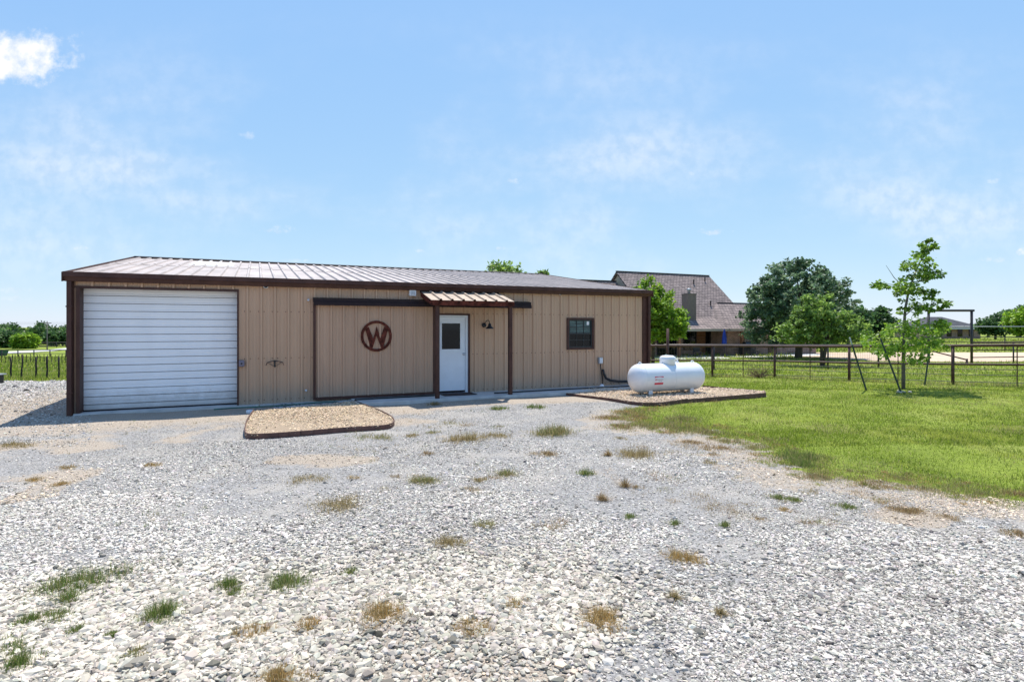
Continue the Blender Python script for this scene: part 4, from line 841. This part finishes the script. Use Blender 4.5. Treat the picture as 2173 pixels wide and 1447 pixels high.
# hydrant post with hose
p = tp(1417, 23.4); hp = thing('hose_post', 'upright brown pipe post behind the tank with a green hose on it', 'post', (*p, hz(*p)))
mb = MB(); mb.tube([(0, 0, -.3), (0, 0, zt_(697, 23.4) - hz(*p))], .055, 10); mb.build('pole', M['pipe'], hp, smooth=True)
mb = MB()
for k in range(5):
    s_ = 1 - .06 * k; mb.tube([(-.07 - .02 * k + .16 * s_ * math.cos(2 * math.pi * q / 16), -.09 - .02 * (k % 3), .72 + .32 * s_ * math.sin(2 * math.pi * q / 16)) for q in range(17)], .016, 6)
o = mb.build('garden_hose', M['hose'], None, (*p, hz(*p)), 0, True); tag(o, 'coiled green garden hose hanging on the pipe post behind the tank', 'hose')

# ------------------------------------------------------------------ brick house
A0h, D0h = 31.0, 38.0; hx, hy = A0h * CT - D0h * ST, A0h * ST + D0h * CT; hz0 = -.68
hs = thing('brick_house', 'brick house with steep grey-brown shingle roofs and a covered patio', 'house', (hx, hy, hz0), TH)
def slab_roof(mb, q, th=.12):
    q = [Vector(p) for p in q]; nn = (q[1] - q[0]).cross(q[2] - q[0]).normalized(); nn = nn if nn.z > 0 else -nn
    n = len(q); mb.add(q + [p - nn * th for p in q], [tuple(range(n)), tuple(range(n, 2 * n))[::-1]] + [(i, n + i, n + (i + 1) % n, (i + 1) % n) for i in range(n)])
mb = MB(); rz_, ez_ = 7.80, 2.42; sl = .886; bk = 2.1; zk = rz_ - (7 - bk) * sl
slab_roof(mb, [(0, 7, rz_), (11.4, 7, rz_), (11.4, bk, zk), (0, bk, zk)]); slab_roof(mb, [(0, 7, rz_), (11.4, 7, rz_), (11.4, 13.2, rz_ - 6.2 * sl), (0, 13.2, rz_ - 6.2 * sl)])
rf = mb.build('main_roof', M['shingle'], hs)
mb = MB(); slab_roof(mb, [(-1.5, bk + .05, zk + .02), (9.5, bk + .05, zk + .02), (9.5, -.35, ez_), (-1.5, -.35, ez_)]); mb.build('porch_roof', M['shingle'], hs)
mb = MB(); lw_ = 6.85; slab_roof(mb, [(-13, 7, lw_), (.0, 7, lw_), (.0, 2.0, lw_ - 5 * sl), (-13, 2.0, lw_ - 5 * sl)]); slab_roof(mb, [(-13, 7, lw_), (.0, 7, lw_), (.0, 12, lw_ - 5 * sl), (-13, 12, lw_ - 5 * sl)]); mb.build('wing_roof', M['shingle'], hs)
mb = MB(); wr = 4.85; slab_roof(mb, [(9.0, 3.5, wr), (19, 3.5, wr), (19, -.45, ez_), (6.8, -.45, ez_)]); slab_roof(mb, [(9, 3.5, wr), (19, 3.5, wr), (19, 7.4, ez_), (9, 7.4, ez_)]); slab_roof(mb, [(9, 3.5, wr), (6.8, -.45, ez_), (6.8, 2.2, 3.3)]); mb.build('wing_roof', M['shingle'], hs)
mb = MB(); mb.box(0, 11.4, 6.9, 7.1, rz_ + .01, rz_ + .07); mb.box(-13, 0, 6.9, 7.1, lw_ + .01, lw_ + .07); mb.box(9.1, 19, 3.4, 3.6, wr + .01, wr + .07); mb.build('ridge_cap', M['furn'], hs)
mb = MB(); mb.box(-1.5, 6.75, -.42, -.355, ez_ - .22, ez_ - .005); mb.box(6.75, 19, -.52, -.455, ez_ - .22, ez_ - .005); mb.build('fascia', M['fascia'], hs)
mb = MB()
mb.add([(.25, 2.3, 0), (.25, 12.5, 0), (.25, 12.5, 2.6), (.25, 7, rz_ - .2), (.25, 2.3, zk - .05)], [(0, 1, 2, 3, 4)]); mb.build('gable_wall', M['fascia'], hs); mb = MB(); mb.add([(11.2, 2.3, 0), (11.2, 12.5, 0), (11.2, 12.5, 2.6), (11.2, 7, rz_ - .2), (11.2, 2.3, zk - .05)], [(0, 1, 2, 3, 4)]); mb.build('gable_wall', M['fascia'], hs)
mb = MB(); mb.box(-12.5, 7.2, 2.4, 2.6, 0, 3.1); mb.box(7.2, 18.6, .3, .5, 0, ez_ - .02); mb.box(7.2, 7.4, .5, 2.4, 0, ez_); mb.box(18.4, 18.6, .5, 7, 0, ez_); mb.build('wall', M['brick'], hs)
mb = MB(); mb.box(-1.5, 7.0, -.3, 2.3, ez_ - .1, ez_ - .03); mb.build('porch_ceiling', M['cedar'], hs)
def hA(px, D): u = (px - CX) / F; return D * (ST + CT * u) / (CT - ST * u) - A0h
for px in (1380, 1440, 1573):
    a = hA(px, D0h - .1); mb = MB(); mb.box(a - .1, a + .1, -.25, -.05, 0, ez_ - .12)
    mb.tube([(a, -.15, ez_ - .9), (a + .55, -.15, ez_ - .2)], .07, 4); mb.build('porch_post', M['cedar'], hs)
for p0_, p1_, z0_, z1_ in ((1396, 1434, .1, 2.1), (1452, 1476, .5, 2.1), (1498, 1512, .1, 2.1), (1513, 1527, .1, 2.1)):
    a, b_ = hA(p0_, 40.35), hA(p1_, 40.35); mb = MB(); mb.box(a, b_, 2.33, 2.39, z0_, z1_); w_ = mb.build('glass_door' if z0_ < .3 else 'window', M['glass'], hs)
    mb = MB()
    for q in ((a - .07, a, z0_, z1_ + .07), (b_, b_ + .07, z0_, z1_ + .07), (a, b_, z1_, z1_ + .07), ((a + b_) / 2 - .03, (a + b_) / 2 + .03, z0_, z1_)): mb.box(q[0], q[1], 2.30, 2.395, q[2], q[3])
    mb.build('frame', M['furn'], w_)
a, b_ = hA(1479, 40.3), hA(1497, 40.3); mb = MB()
for k in range(7): mb.box(a, b_, 2.30, 2.38, .25 + .28 * k, .49 + .28 * k)
mb.build('wood_panel', M['cedar'], hs)
a, b_ = hA(1581, 38.3), hA(1593, 38.3); mb = MB(); mb.box(a, b_, .25, .295, .75, 1.95); w_ = mb.build('window', M['glass'], hs)
mb = MB()
for q in ((a - .08, a, .67, 2.03), (b_, b_ + .08, .67, 2.03), (a, b_, 1.95, 2.03), (a, b_, .67, .75), (a, b_, 1.32, 1.37)): mb.box(q[0], q[1], .24, .298, q[2], q[3])
mb.build('frame', M['fascia'], w_)
a, b_ = hA(1630, 38.3), hA(1648, 38.3); mb = MB(); mb.box(a, b_, .25, .295, .1, 2.0); mb.build('window', M['glass'], hs)
ac = hA(1462, 39.8); mb = MB(); mb.box(ac - .47, ac + .47, 1.4, 2.2, 2.6, 5.45); mb.box(ac - .5, ac + .5, 1.37, 2.23, 5.45, 5.53); ch = mb.build('chimney', M['siding'], hs)
mb = MB(); mb.lathe([(.14, 5.53), (.14, 5.78), (.19, 5.80), (.19, 5.95), (.1, 6.0), (0, 6.01)], 14, Matrix.Translation((ac, 1.8, 0))); mb.build('chimney_cap', M['galv'], ch, smooth=True)
for a, bq in ((10.2, 6.3), (8.4, 5.9), (8.2, 3.4)):
    z = rz_ - (7 - bq) * sl; mb = MB(); mb.tube([(a, bq, z - .1), (a, bq, z + .35)], .06, 8); mb.tube([(a, bq, z + .35), (a, bq - .02, z + .42)], .09, 8); mb.build('roof_vent', M['furn'], hs)
mb = MB(); mb.box(-6, 16, -3.6, 2.35, -.4, .06); o = mb.build('patio', M['conc'], None, (hx, hy, hz0), TH); tag(o, kind='structure')
def hw(a, b, z=0.): return Vector((hx + a * CT - b * ST, hy + a * ST + b * CT, hz0 + z))
ub = hA(1537, 37.2); um = thing('patio_umbrella', 'closed blue patio umbrella standing on the house patio', 'umbrella', hw(ub, -.8, .06))
mb = MB(); mb.tube([(0, 0, 0), (0, 0, 2.35)], .025, 8); mb.lathe([(.25, 0), (.25, .06), (.05, .1), (0, .1)], 14); mb.build('pole', M['furn'], um)
prf = [(.10, .75), (.19, .8), (.17, 1.2), (.15, 1.6), (.09, 2.0), (.03, 2.3), (0, 2.34)]; mb = MB(); n = 18
vs = [(r_ * (1 + .22 * (k % 2)) * math.cos(2 * math.pi * k / n), r_ * (1 + .22 * (k % 2)) * math.sin(2 * math.pi * k / n), z) for r_, z in prf for k in range(n)]
mb.add(vs, [(i * n + k, i * n + (k + 1) % n, (i + 1) * n + (k + 1) % n, (i + 1) * n + k) for i in range(len(prf) - 1) for k in range(n)]); mb.build('canopy', M['umbr'], um, smooth=True)
# patio furniture
def patio_chair(loc, rz, label):
    t = thing('patio_chair', label, 'chair', loc, rz); mb = MB(); mb.box(-.28, .28, -.26, .26, .40, .46); mb.build('seat', M['furn'], t)
    mb = MB(); mb.box(-.28, .28, .22, .27, .47, .98); mb.build('backrest', M['furn'], t)
    for x in (-.25, .25):
        for y in (-.23, .23): mb = MB(); mb.tube([(x, y, 0), (x, y, .40)], .025, 6); mb.build('leg', M['furn'], t)
        mb = MB(); mb.box(x - .03, x + .03, -.25, .22, .62, .66); mb.build('armrest', M['furn'], t)
patio_chair(hw(hA(1600, 37), -1.2, .06), TH + .5, 'dark patio chair by the brick wall left of the grill')
patio_chair(hw(hA(1480, 37), -1.0, .06), TH - .4, 'dark patio chair under the porch near the wooden panel')
gl_ = thing('grill', 'black covered grill standing before the brick wall under the house window', 'grill', hw(hA(1588, 37.5), -.4, .06), TH)
mb = MB(); mb.box(-.75, .75, -.3, .3, .12, .85); mb.build('cabinet', M['black'], gl_, bevel=.03)
mb = MB(); mb.prism([(-.28, 0), (.28, 0), (.28, .12), (.14, .3), (-.14, .3), (-.28, .12)], (-.4, 0, .86), (.8, 0, 0), (0, 1, 0), (0, 0, 1)); mb.build('lid', M['black'], gl_)
# far house
fx_, fy_ = tp(1985, 132); fh = thing('far_house', 'distant low brick house with a broad dark hipped roof', 'house', (fx_, fy_, hz(fx_, fy_) - .05), .12)
mb = MB(); mb.box(-6.5, 7.0, -4.5, 4.5, 0, 2.39); mb.build('wall', M['brick'], fh)
mb = MB(); e_, h_ = 2.4, 5.0; q = [(-7.4, -5.3, e_), (7.8, -5.3, e_), (7.8, 5.3, e_), (-7.4, 5.3, e_), (-2.2, 0, h_), (1.6, 0, h_)]
mb.add(q, [(0, 1, 5, 4), (1, 2, 5), (2, 3, 4, 5), (3, 0, 4), (3, 2, 1, 0)]); mb.build('roof', M['shingle2'], fh)
mb = MB(); mb.box(-7.4, 7.8, -5.38, -5.31, e_ - .25, e_ + .02); mb.build('fascia', M['plastic'], fh)
for a in (-4.6, -1.5, 1.2, 4.0): mb = MB(); mb.box(a, a + 1.2, -4.56, -4.51, .5, 2.2); mb.build('window', M['glass'], fh)
# small things at the left edge
p = lp(-13, 26.5); t = thing('bench', 'dark flat-topped bench poking in at the left edge beside the field', 'bench', (*p, hz(*p)))
mb = MB(); mb.box(-.4, .42, -.2, .2, .42, .47); mb.build('seat', M['galv'], t)
for x in (-.3, .28): mb = MB(); mb.box(x - .03, x + .03, -.17, .17, -.05, .419); mb.build('leg', M['black'], t)
p = lp(4, 115); t = thing('trash_bin', 'green bin beside the road at the far left edge', 'bin', (*p, hz(*p)))
mb = MB(); mb.add([(x * s_, y * s_, z) for z, s_ in ((0, .55), (1.1, .75)) for x, y in ((-1, -1), (1, -1), (1, 1), (-1, 1))], [(0, 3, 2, 1), (4, 5, 6, 7), (0, 1, 5, 4), (1, 2, 6, 5), (2, 3, 7, 6), (3, 0, 4, 7)]); mb.build('body', M['bin'], t)
mb = MB(); mb.box(-.8, .8, -.8, .8, 1.11, 1.2); mb.build('lid', M['bin'], t)

# ------------------------------------------------------------------ grass and weeds
def blades(x, y, z, h, w, col, lean=.45):
    n = len(x); a = rng.uniform(0, 6.283, n); ln = np.abs(rng.normal(0, lean, n)); la = rng.uniform(0, 6.283, n)
    dx_, dy_ = np.cos(a) * w * .5, np.sin(a) * w * .5; h = h * rng.uniform(.8, 1.2, n); tx = np.cos(la) * ln * h; ty = np.sin(la) * ln * h
    P0 = np.stack([x - dx_, y - dy_, z], 1); P1 = np.stack([x + dx_, y + dy_, z], 1); P2 = np.stack([x + tx, y + ty, z + h * np.sqrt(np.maximum(.1, 1 - np.minimum(ln, .95) ** 2))], 1)
    return np.stack([P0, P1, P2], 1).reshape(-1, 3), np.arange(3 * n).reshape(n, 3), np.repeat(col, 3, 0)
def grass_col(x, y, n, dry=.15):
    pal = np.array([(.17, .235, .026), (.28, .36, .038), (.12, .175, .022), (.38, .42, .07), (.46, .40, .18)])
    t = np.clip(.5 + (fbm(x, y, .45) - .5) * 1.2 + (fbm(x + 3, y, 2.2) - .5) * 1.5 + rng.normal(0, .16, n), 0, .999); i = np.floor(t * 4).astype(int); i = np.where(rng.random(n) < dry * (.3 + 2.2 * sstep(.5, .75, fbm(x, y + 60, .8))), 4, i)
    return pal[i] * np.clip(rng.normal(1, .2, (n, 1)), .5, 1.6)
parts = []
def scatter_grass(n, x0, x1, y0, y1, h, w, um=1.18, dry=.15, umin=-9, power=1.0, sub=None):
    y = rng.uniform(y0, y1, n) if power == 1 else y0 + (y1 - y0) * rng.random(n) ** power; x = rng.uniform(np.maximum(x0, umin * y), np.minimum(x1, um * y))
    k = grass_w(x + rng.normal(0, .16, n), y + rng.normal(0, .2, n)) & (rng.random(n) < .1 + 1.4 * fbm(x + 11, y, 1.5)) & ~((CT * (x - OX) + ST * (y - OY) < BL + .1) & (-ST * (x - OX) + CT * (y - OY) > -1.1) & (-ST * (x - OX) + CT * (y - OY) < BD))
    k &= ~inpoly(x, y, xy_arena) & ~inpoly(x, y, PAD)
    x, y = x[k], y[k]; n = len(x); hh = h * rng.lognormal(0, .4, n) * (.45 + 1.1 * fbm(x, y, 1.6))
    parts.append(blades(x, y, hgt(x, y) - .005, hh, w * rng.uniform(.6, 1.4, n), grass_col(x, y, n, dry), .75))
xy_arena = [(26, 41), (31, 39.6), (60, 44), (60, 57), (30, 57), (24, 50)]
scatter_grass(200000, 2.6, 14, 4.8, 11, .028, .008); scatter_grass(320000, 2.6, 20, 9, 18, .032, .010); scatter_grass(130000, 3, 26, 17, 26, .05, .016); 
V, Fc, T = join_np(parts); tag(link('lawn_grass', np_mesh('lawn_grass', V, Fc, T), M['blade']), kind='stuff', label='short bright green lawn grass right of the gravel', cat='grass')
parts = []; scatter_grass(90000, 3.5, 60, 25, 50, .10, .035); scatter_grass(50000, 15, 130, 48, 120, .2, .12)
V, Fc, T = join_np(parts); tag(link('pasture_grass', np_mesh('pasture_grass', V, Fc, T), M['blade']), kind='stuff', label='green grass of the yard and pasture beyond the pipe fence', cat='grass')
parts = []; scatter_grass(60000, -40, -12, 28.8, 45, .13, .03, um=-.72, umin=-1.0); scatter_grass(50000, -120, -30, 44, 110, .18, .10, um=-.70, umin=-1.0)
V, Fc, T = join_np(parts); tag(link('field_grass', np_mesh('field_grass', V, Fc, T), M['blade']), kind='stuff', label='taller green grass in the field left of the barn', cat='grass')
PALW = {'lawn': np.array([(.19, .26, .03), (.27, .34, .045), (.34, .38, .08)]), 'green': np.array([(.09, .15, .03), (.13, .21, .04), (.20, .25, .07)]), 'dry': np.array([(.36, .27, .12), (.30, .22, .10), (.22, .19, .08), (.42, .34, .18)]), 'tan': np.array([(.46, .29, .09), (.38, .23, .07), (.46, .34, .16)]), 'brown': np.array([(.30, .19, .09), (.38, .26, .13), (.22, .14, .07)]), 'mixed': np.array([(.19, .22, .07), (.28, .26, .11), (.14, .18, .05), (.36, .30, .14)])}
def weed_np(px, py, wpx, hpx, kind, n):
    gx_, gy_ = gnd(px, py); s_ = gy_ / F; n = int(n * 3.0); rw = wpx * 1.25 * s_ * .5; rh = hpx * (1.1 if kind == 'green' else .72) * s_
    sub = rng.normal(0, .42, (6, 2)); q = sub[rng.integers(0, 6, n)] * np.array([1, .8]) + rng.normal(0, 1, (n, 2)) * rng.choice([.16, .3, .55], (n, 1)); x = gx_ + q[:, 0] * rw; y = gy_ + q[:, 1] * rw * 1.1; pal = PALW[kind]; pal = np.concatenate([pal, pal, PALW['dry' if kind != 'green' else 'mixed']]); n = int(n * .8)
    q = q[:n]; x = x[:n]; y = y[:n]
    h = np.maximum(.02, rh * rng.uniform(.5, 1.15, n) * np.clip(1.1 - .35 * np.hypot(q[:, 0], q[:, 1]), .3, 1.1)); col = pal[rng.integers(0, len(pal), n)] * np.clip(rng.normal(1, .25, (n, 1)), .5, 1.6)
    return blades(x, y, hgt(x, y) + .008, h, np.full(n, max(.004, 1.0 * s_)), col, .7 if kind == 'green' else 1.1), (gx_, gy_)
WEEDS = [(985, 931, 50, 30, 'dry', 260, 'dry wiry weed clump in front of the right end of the pebble bed'), (1168, 921, 62, 32, 'mixed', 420, 'rounded grey-green weed clump in the gravel between pebble bed and lawn'), (1360, 968, 62, 26, 'dry', 320, 'wide dry weed clump in the gravel near the lawn edge'),
         (700, 1078, 95, 22, 'dry', 420, 'brown flattened weed patch in the middle of the gravel'), (895, 1022, 56, 20, 'mixed', 260, 'low grey-green weed clump in mid gravel below the pebble bed'), (960, 1146, 56, 22, 'dry', 260, 'dark dry weed tuft above the coarse cream stones'),
         (1450, 1182, 58, 30, 'tan', 300, 'lone straw-coloured tuft in the grey gravel at centre right'), (340, 1302, 58, 28, 'green', 360, 'bright green grass tuft in the coarse stones at lower left'), (480, 1241, 32, 26, 'green', 200, 'small upright green tuft at the upper edge of the coarse stones'),
         (615, 1234, 74, 24, 'green', 380, 'feathery grey-green grass clump among the coarse stones'), (178, 1222, 105, 24, 'green', 700, 'largest green grass patch in the gravel at left'), (525, 1342, 66, 26, 'tan', 300, 'straw-coloured clump in the coarse stones left of centre'),
         (810, 1305, 84, 34, 'tan', 420, 'biggest tan dry clump in the middle of the coarse stones'), (1270, 1318, 84, 34, 'tan', 420, 'golden dry clump at the right edge of the coarse stones'), (600, 1446, 70, 40, 'tan', 320, 'straw tuft cut by the bottom edge of the photo'),
         (1920, 1084, 60, 9, 'brown', 600, 'flat rusty brown weed patch on the gravel below the lawn edge')]
for (px, py, w_, h_, kd, n, lab) in WEEDS:
    (V, Fc, T), (gx_, gy_) = weed_np(px, py, w_, h_, kd, n); o0 = np.array([gx_, gy_, hz(gx_, gy_)])
    o = link('weed_clump', np_mesh('weed_clump', V - o0, Fc, T), M['blade'], None, tuple(o0)); tag(o, lab, 'weeds', 'weed clumps in the gravel')
parts = []
SM = [(1040, 925, 60, 12, 'dry'), (800, 931, 60, 12, 'mixed'), (655, 1020, 70, 12, 'dry'), (1075, 1006, 50, 18, 'mixed'), (1290, 887, 80, 10, 'brown'), (1320, 905, 50, 8, 'brown'), (1027, 1110, 36, 18, 'mixed'), (1245, 1006, 24, 14, 'green'), (140, 1262, 40, 20, 'green'), (60, 1310, 40, 18, 'green'), (110, 1300, 60, 16, 'green'), (165, 1330, 28, 14, 'green'), (290, 1386, 36, 22, 'mixed'), (655, 1326, 60, 22, 'tan'), (1000, 1340, 66, 26, 'tan'), (1095, 1290, 50, 18, 'tan'), (2010, 1101, 40, 8, 'brown'), (1690, 1060, 24, 8, 'green'), (1790, 1074, 40, 9, 'green'), (1650, 1053, 30, 9, 'green'), (30, 945, 60, 14, 'dry'), (75, 1016, 28, 10, 'tan'), (127, 1024, 28, 10, 'tan'), (1055, 869, 30, 8, 'green'), (1135, 866, 30, 9, 'green'), (917, 858, 22, 12, 'dry'), (1276, 1055, 16, 30, 'brown'), (1325, 1030, 14, 32, 'brown'), (1160, 962, 50, 14, 'brown'), (1290, 965, 10, 22, 'brown'), (1170, 1108, 50, 8, 'brown'), (40, 1400, 60, 24, 'green'), (235, 1345, 20, 12, 'green'), (30, 1365, 70, 14, 'green'), (745, 1215, 20, 14, 'green'), (500, 1255, 30, 14, 'green'), (340, 1315, 40, 10, 'green'), (1020, 1020, 26, 14, 'dry'), (1540, 1112, 16, 12, 'green'), (1430, 1105, 24, 8, 'green'), (1340, 1090, 24, 8, 'green'), (2155, 1137, 50, 16, 'brown'), (1525, 950, 50, 12, 'brown'), (1465, 936, 40, 10, 'brown'), (1350, 882, 30, 10, 'brown'), (1530, 1300, 14, 30, 'dry'), (1430, 1268, 10, 40, 'dry'), (880, 923, 30, 8, 'dry'), (325, 985, 30, 8, 'tan'), (145, 990, 30, 8, 'tan'), (1690, 968, 90, 18, 'green'), (1720, 985, 60, 16, 'green'), (1490, 915, 60, 18, 'mixed'), (1420, 905, 110, 20, 'mixed'), (1370, 905, 60, 14, 'mixed'), (1450, 890, 60, 20, 'mixed'), (1550, 935, 40, 12, 'mixed'), (1610, 950, 50, 12, 'mixed'), (1740, 1013, 70, 14, 'mixed'), (1745, 1012, 50, 12, 'brown'), (1850, 1020, 80, 12, 'brown'), (2060, 1040, 110, 18, 'mixed'), (2140, 1045, 60, 14, 'brown'), (1990, 1035, 70, 14, 'mixed')]
for (px, py, w_, h_, kd) in SM: parts.append(weed_np(px, py, w_, h_, kd, int(40 + w_ * 3.2))[0])
for _ in range(110):
    px, py = rng.uniform(700, 1900), rng.uniform(870, 1120)
    gx_, gy_ = gnd(px, py); p1 = (np.array([gx_]), np.array([gy_]))
    if grass_w(*p1)[0] or inpoly(*p1, PAD)[0] or inpoly(*p1, BED)[0] or fbm(*p1, .7)[0] < .47: continue
    parts.append(weed_np(px, py, rng.uniform(20, 80), rng.uniform(4, 12), ['brown', 'dry', 'mixed', 'brown', 'tan'][rng.integers(0, 5)], int(rng.uniform(20, 90)))[0])
# ragged mixed weeds where the lawn thins into the gravel
x, y = wedge(9000, 5.5, 14.5); k = grass_w(x + .45, y + .35) != grass_w(x - .55, y - .45); x, y = x[k & ~inpoly(x, y, PAD)], y[k & ~inpoly(x, y, PAD)]
for X, Y in list(zip(x, y))[:330]:
    px, py = CX + X / Y * F, HY + H / Y * F
    parts.append(weed_np(px, py, rng.uniform(15, 60), rng.uniform(5, 12), ['mixed', 'lawn', 'dry', 'lawn', 'tan'][rng.integers(0, 5)], int(rng.uniform(20, 60)))[0])
# tiny sprigs everywhere
x, y = wedge(900, 2.3, 13.0); k = ~grass_w(x, y) & ~inpoly(x, y, BED) & ~inpoly(x, y, PAD) & (-ST * (x - OX) + CT * (y - OY) < -1.3) & (fbm(x, y, .6) > .5); x, y = x[k], y[k]
n = len(x); xx = np.repeat(x, 9) + rng.normal(0, .025, n * 9); y2 = np.repeat(y, 9) + rng.normal(0, .025, n * 9); pal = np.concatenate([PALW['green'], PALW['dry'], PALW['mixed']]); ci = np.repeat(rng.integers(0, len(pal), n), 9)
parts.append(blades(xx, y2, hgt(xx, y2), rng.uniform(.02, .06, n * 9), np.full(n * 9, .006), pal[ci] * np.clip(rng.normal(1, .2, (n * 9, 1)), .5, 1.5), .6))
# fringe along fence foot
for i in range(1, len(fp) - 1):
    for k in range(8):
        t_ = (k + rng.random()) / 8; X = fp[i][0] + (fp[i + 1][0] - fp[i][0]) * t_; Y = fp[i][1] + (fp[i + 1][1] - fp[i][1]) * t_; n = 50
        xx = X + rng.normal(0, .16, n); y2 = Y + rng.normal(0, .12, n); pal = PALW['dry'] if k % 3 else PALW['mixed']; parts.append(blades(xx, y2, hgt(xx, y2), rng.uniform(.06, .2, n), np.full(n, .014), pal[rng.integers(0, len(pal), n)], .5))
V, Fc, T = join_np(parts); tag(link('ground_weeds', np_mesh('ground_weeds', V, Fc, T), M['blade']), kind='stuff', label='scattered small green and dry weeds sprouting from the gravel', cat='weeds')
# tumbleweed by the fence
p = tp(1612, 24.0); mb = MB(); rr = random.Random(8)
for k in range(70):
    a = rr.uniform(0, 6.28); e = rr.uniform(.1, 1.3); L_ = rr.uniform(.4, .85); d = Vector((math.cos(a) * math.cos(e) * 1.2, math.sin(a) * math.cos(e) * .7, math.sin(e) * .9)); q = d * L_
    mb.tube([(0, 0, 0), q * .5 + Vector((rr.uniform(-.06, .06), 0, rr.uniform(0, .08))), q], [.007, .005, .003], 3, False)
    for j in range(3): s_ = q * rr.uniform(.4, .9); mb.tube([s_, s_ + Vector((rr.uniform(-.15, .15), rr.uniform(-.1, .1), rr.uniform(-.02, .14)))], .003, 3, False)
o = mb.build('tumbleweed', mat('dry_brush', (.16, .10, .06), .9, .3, 8), None, (*p, hz(*p))); tag(o, 'dry brown tumbleweed caught against the pipe fence', 'tumbleweed')
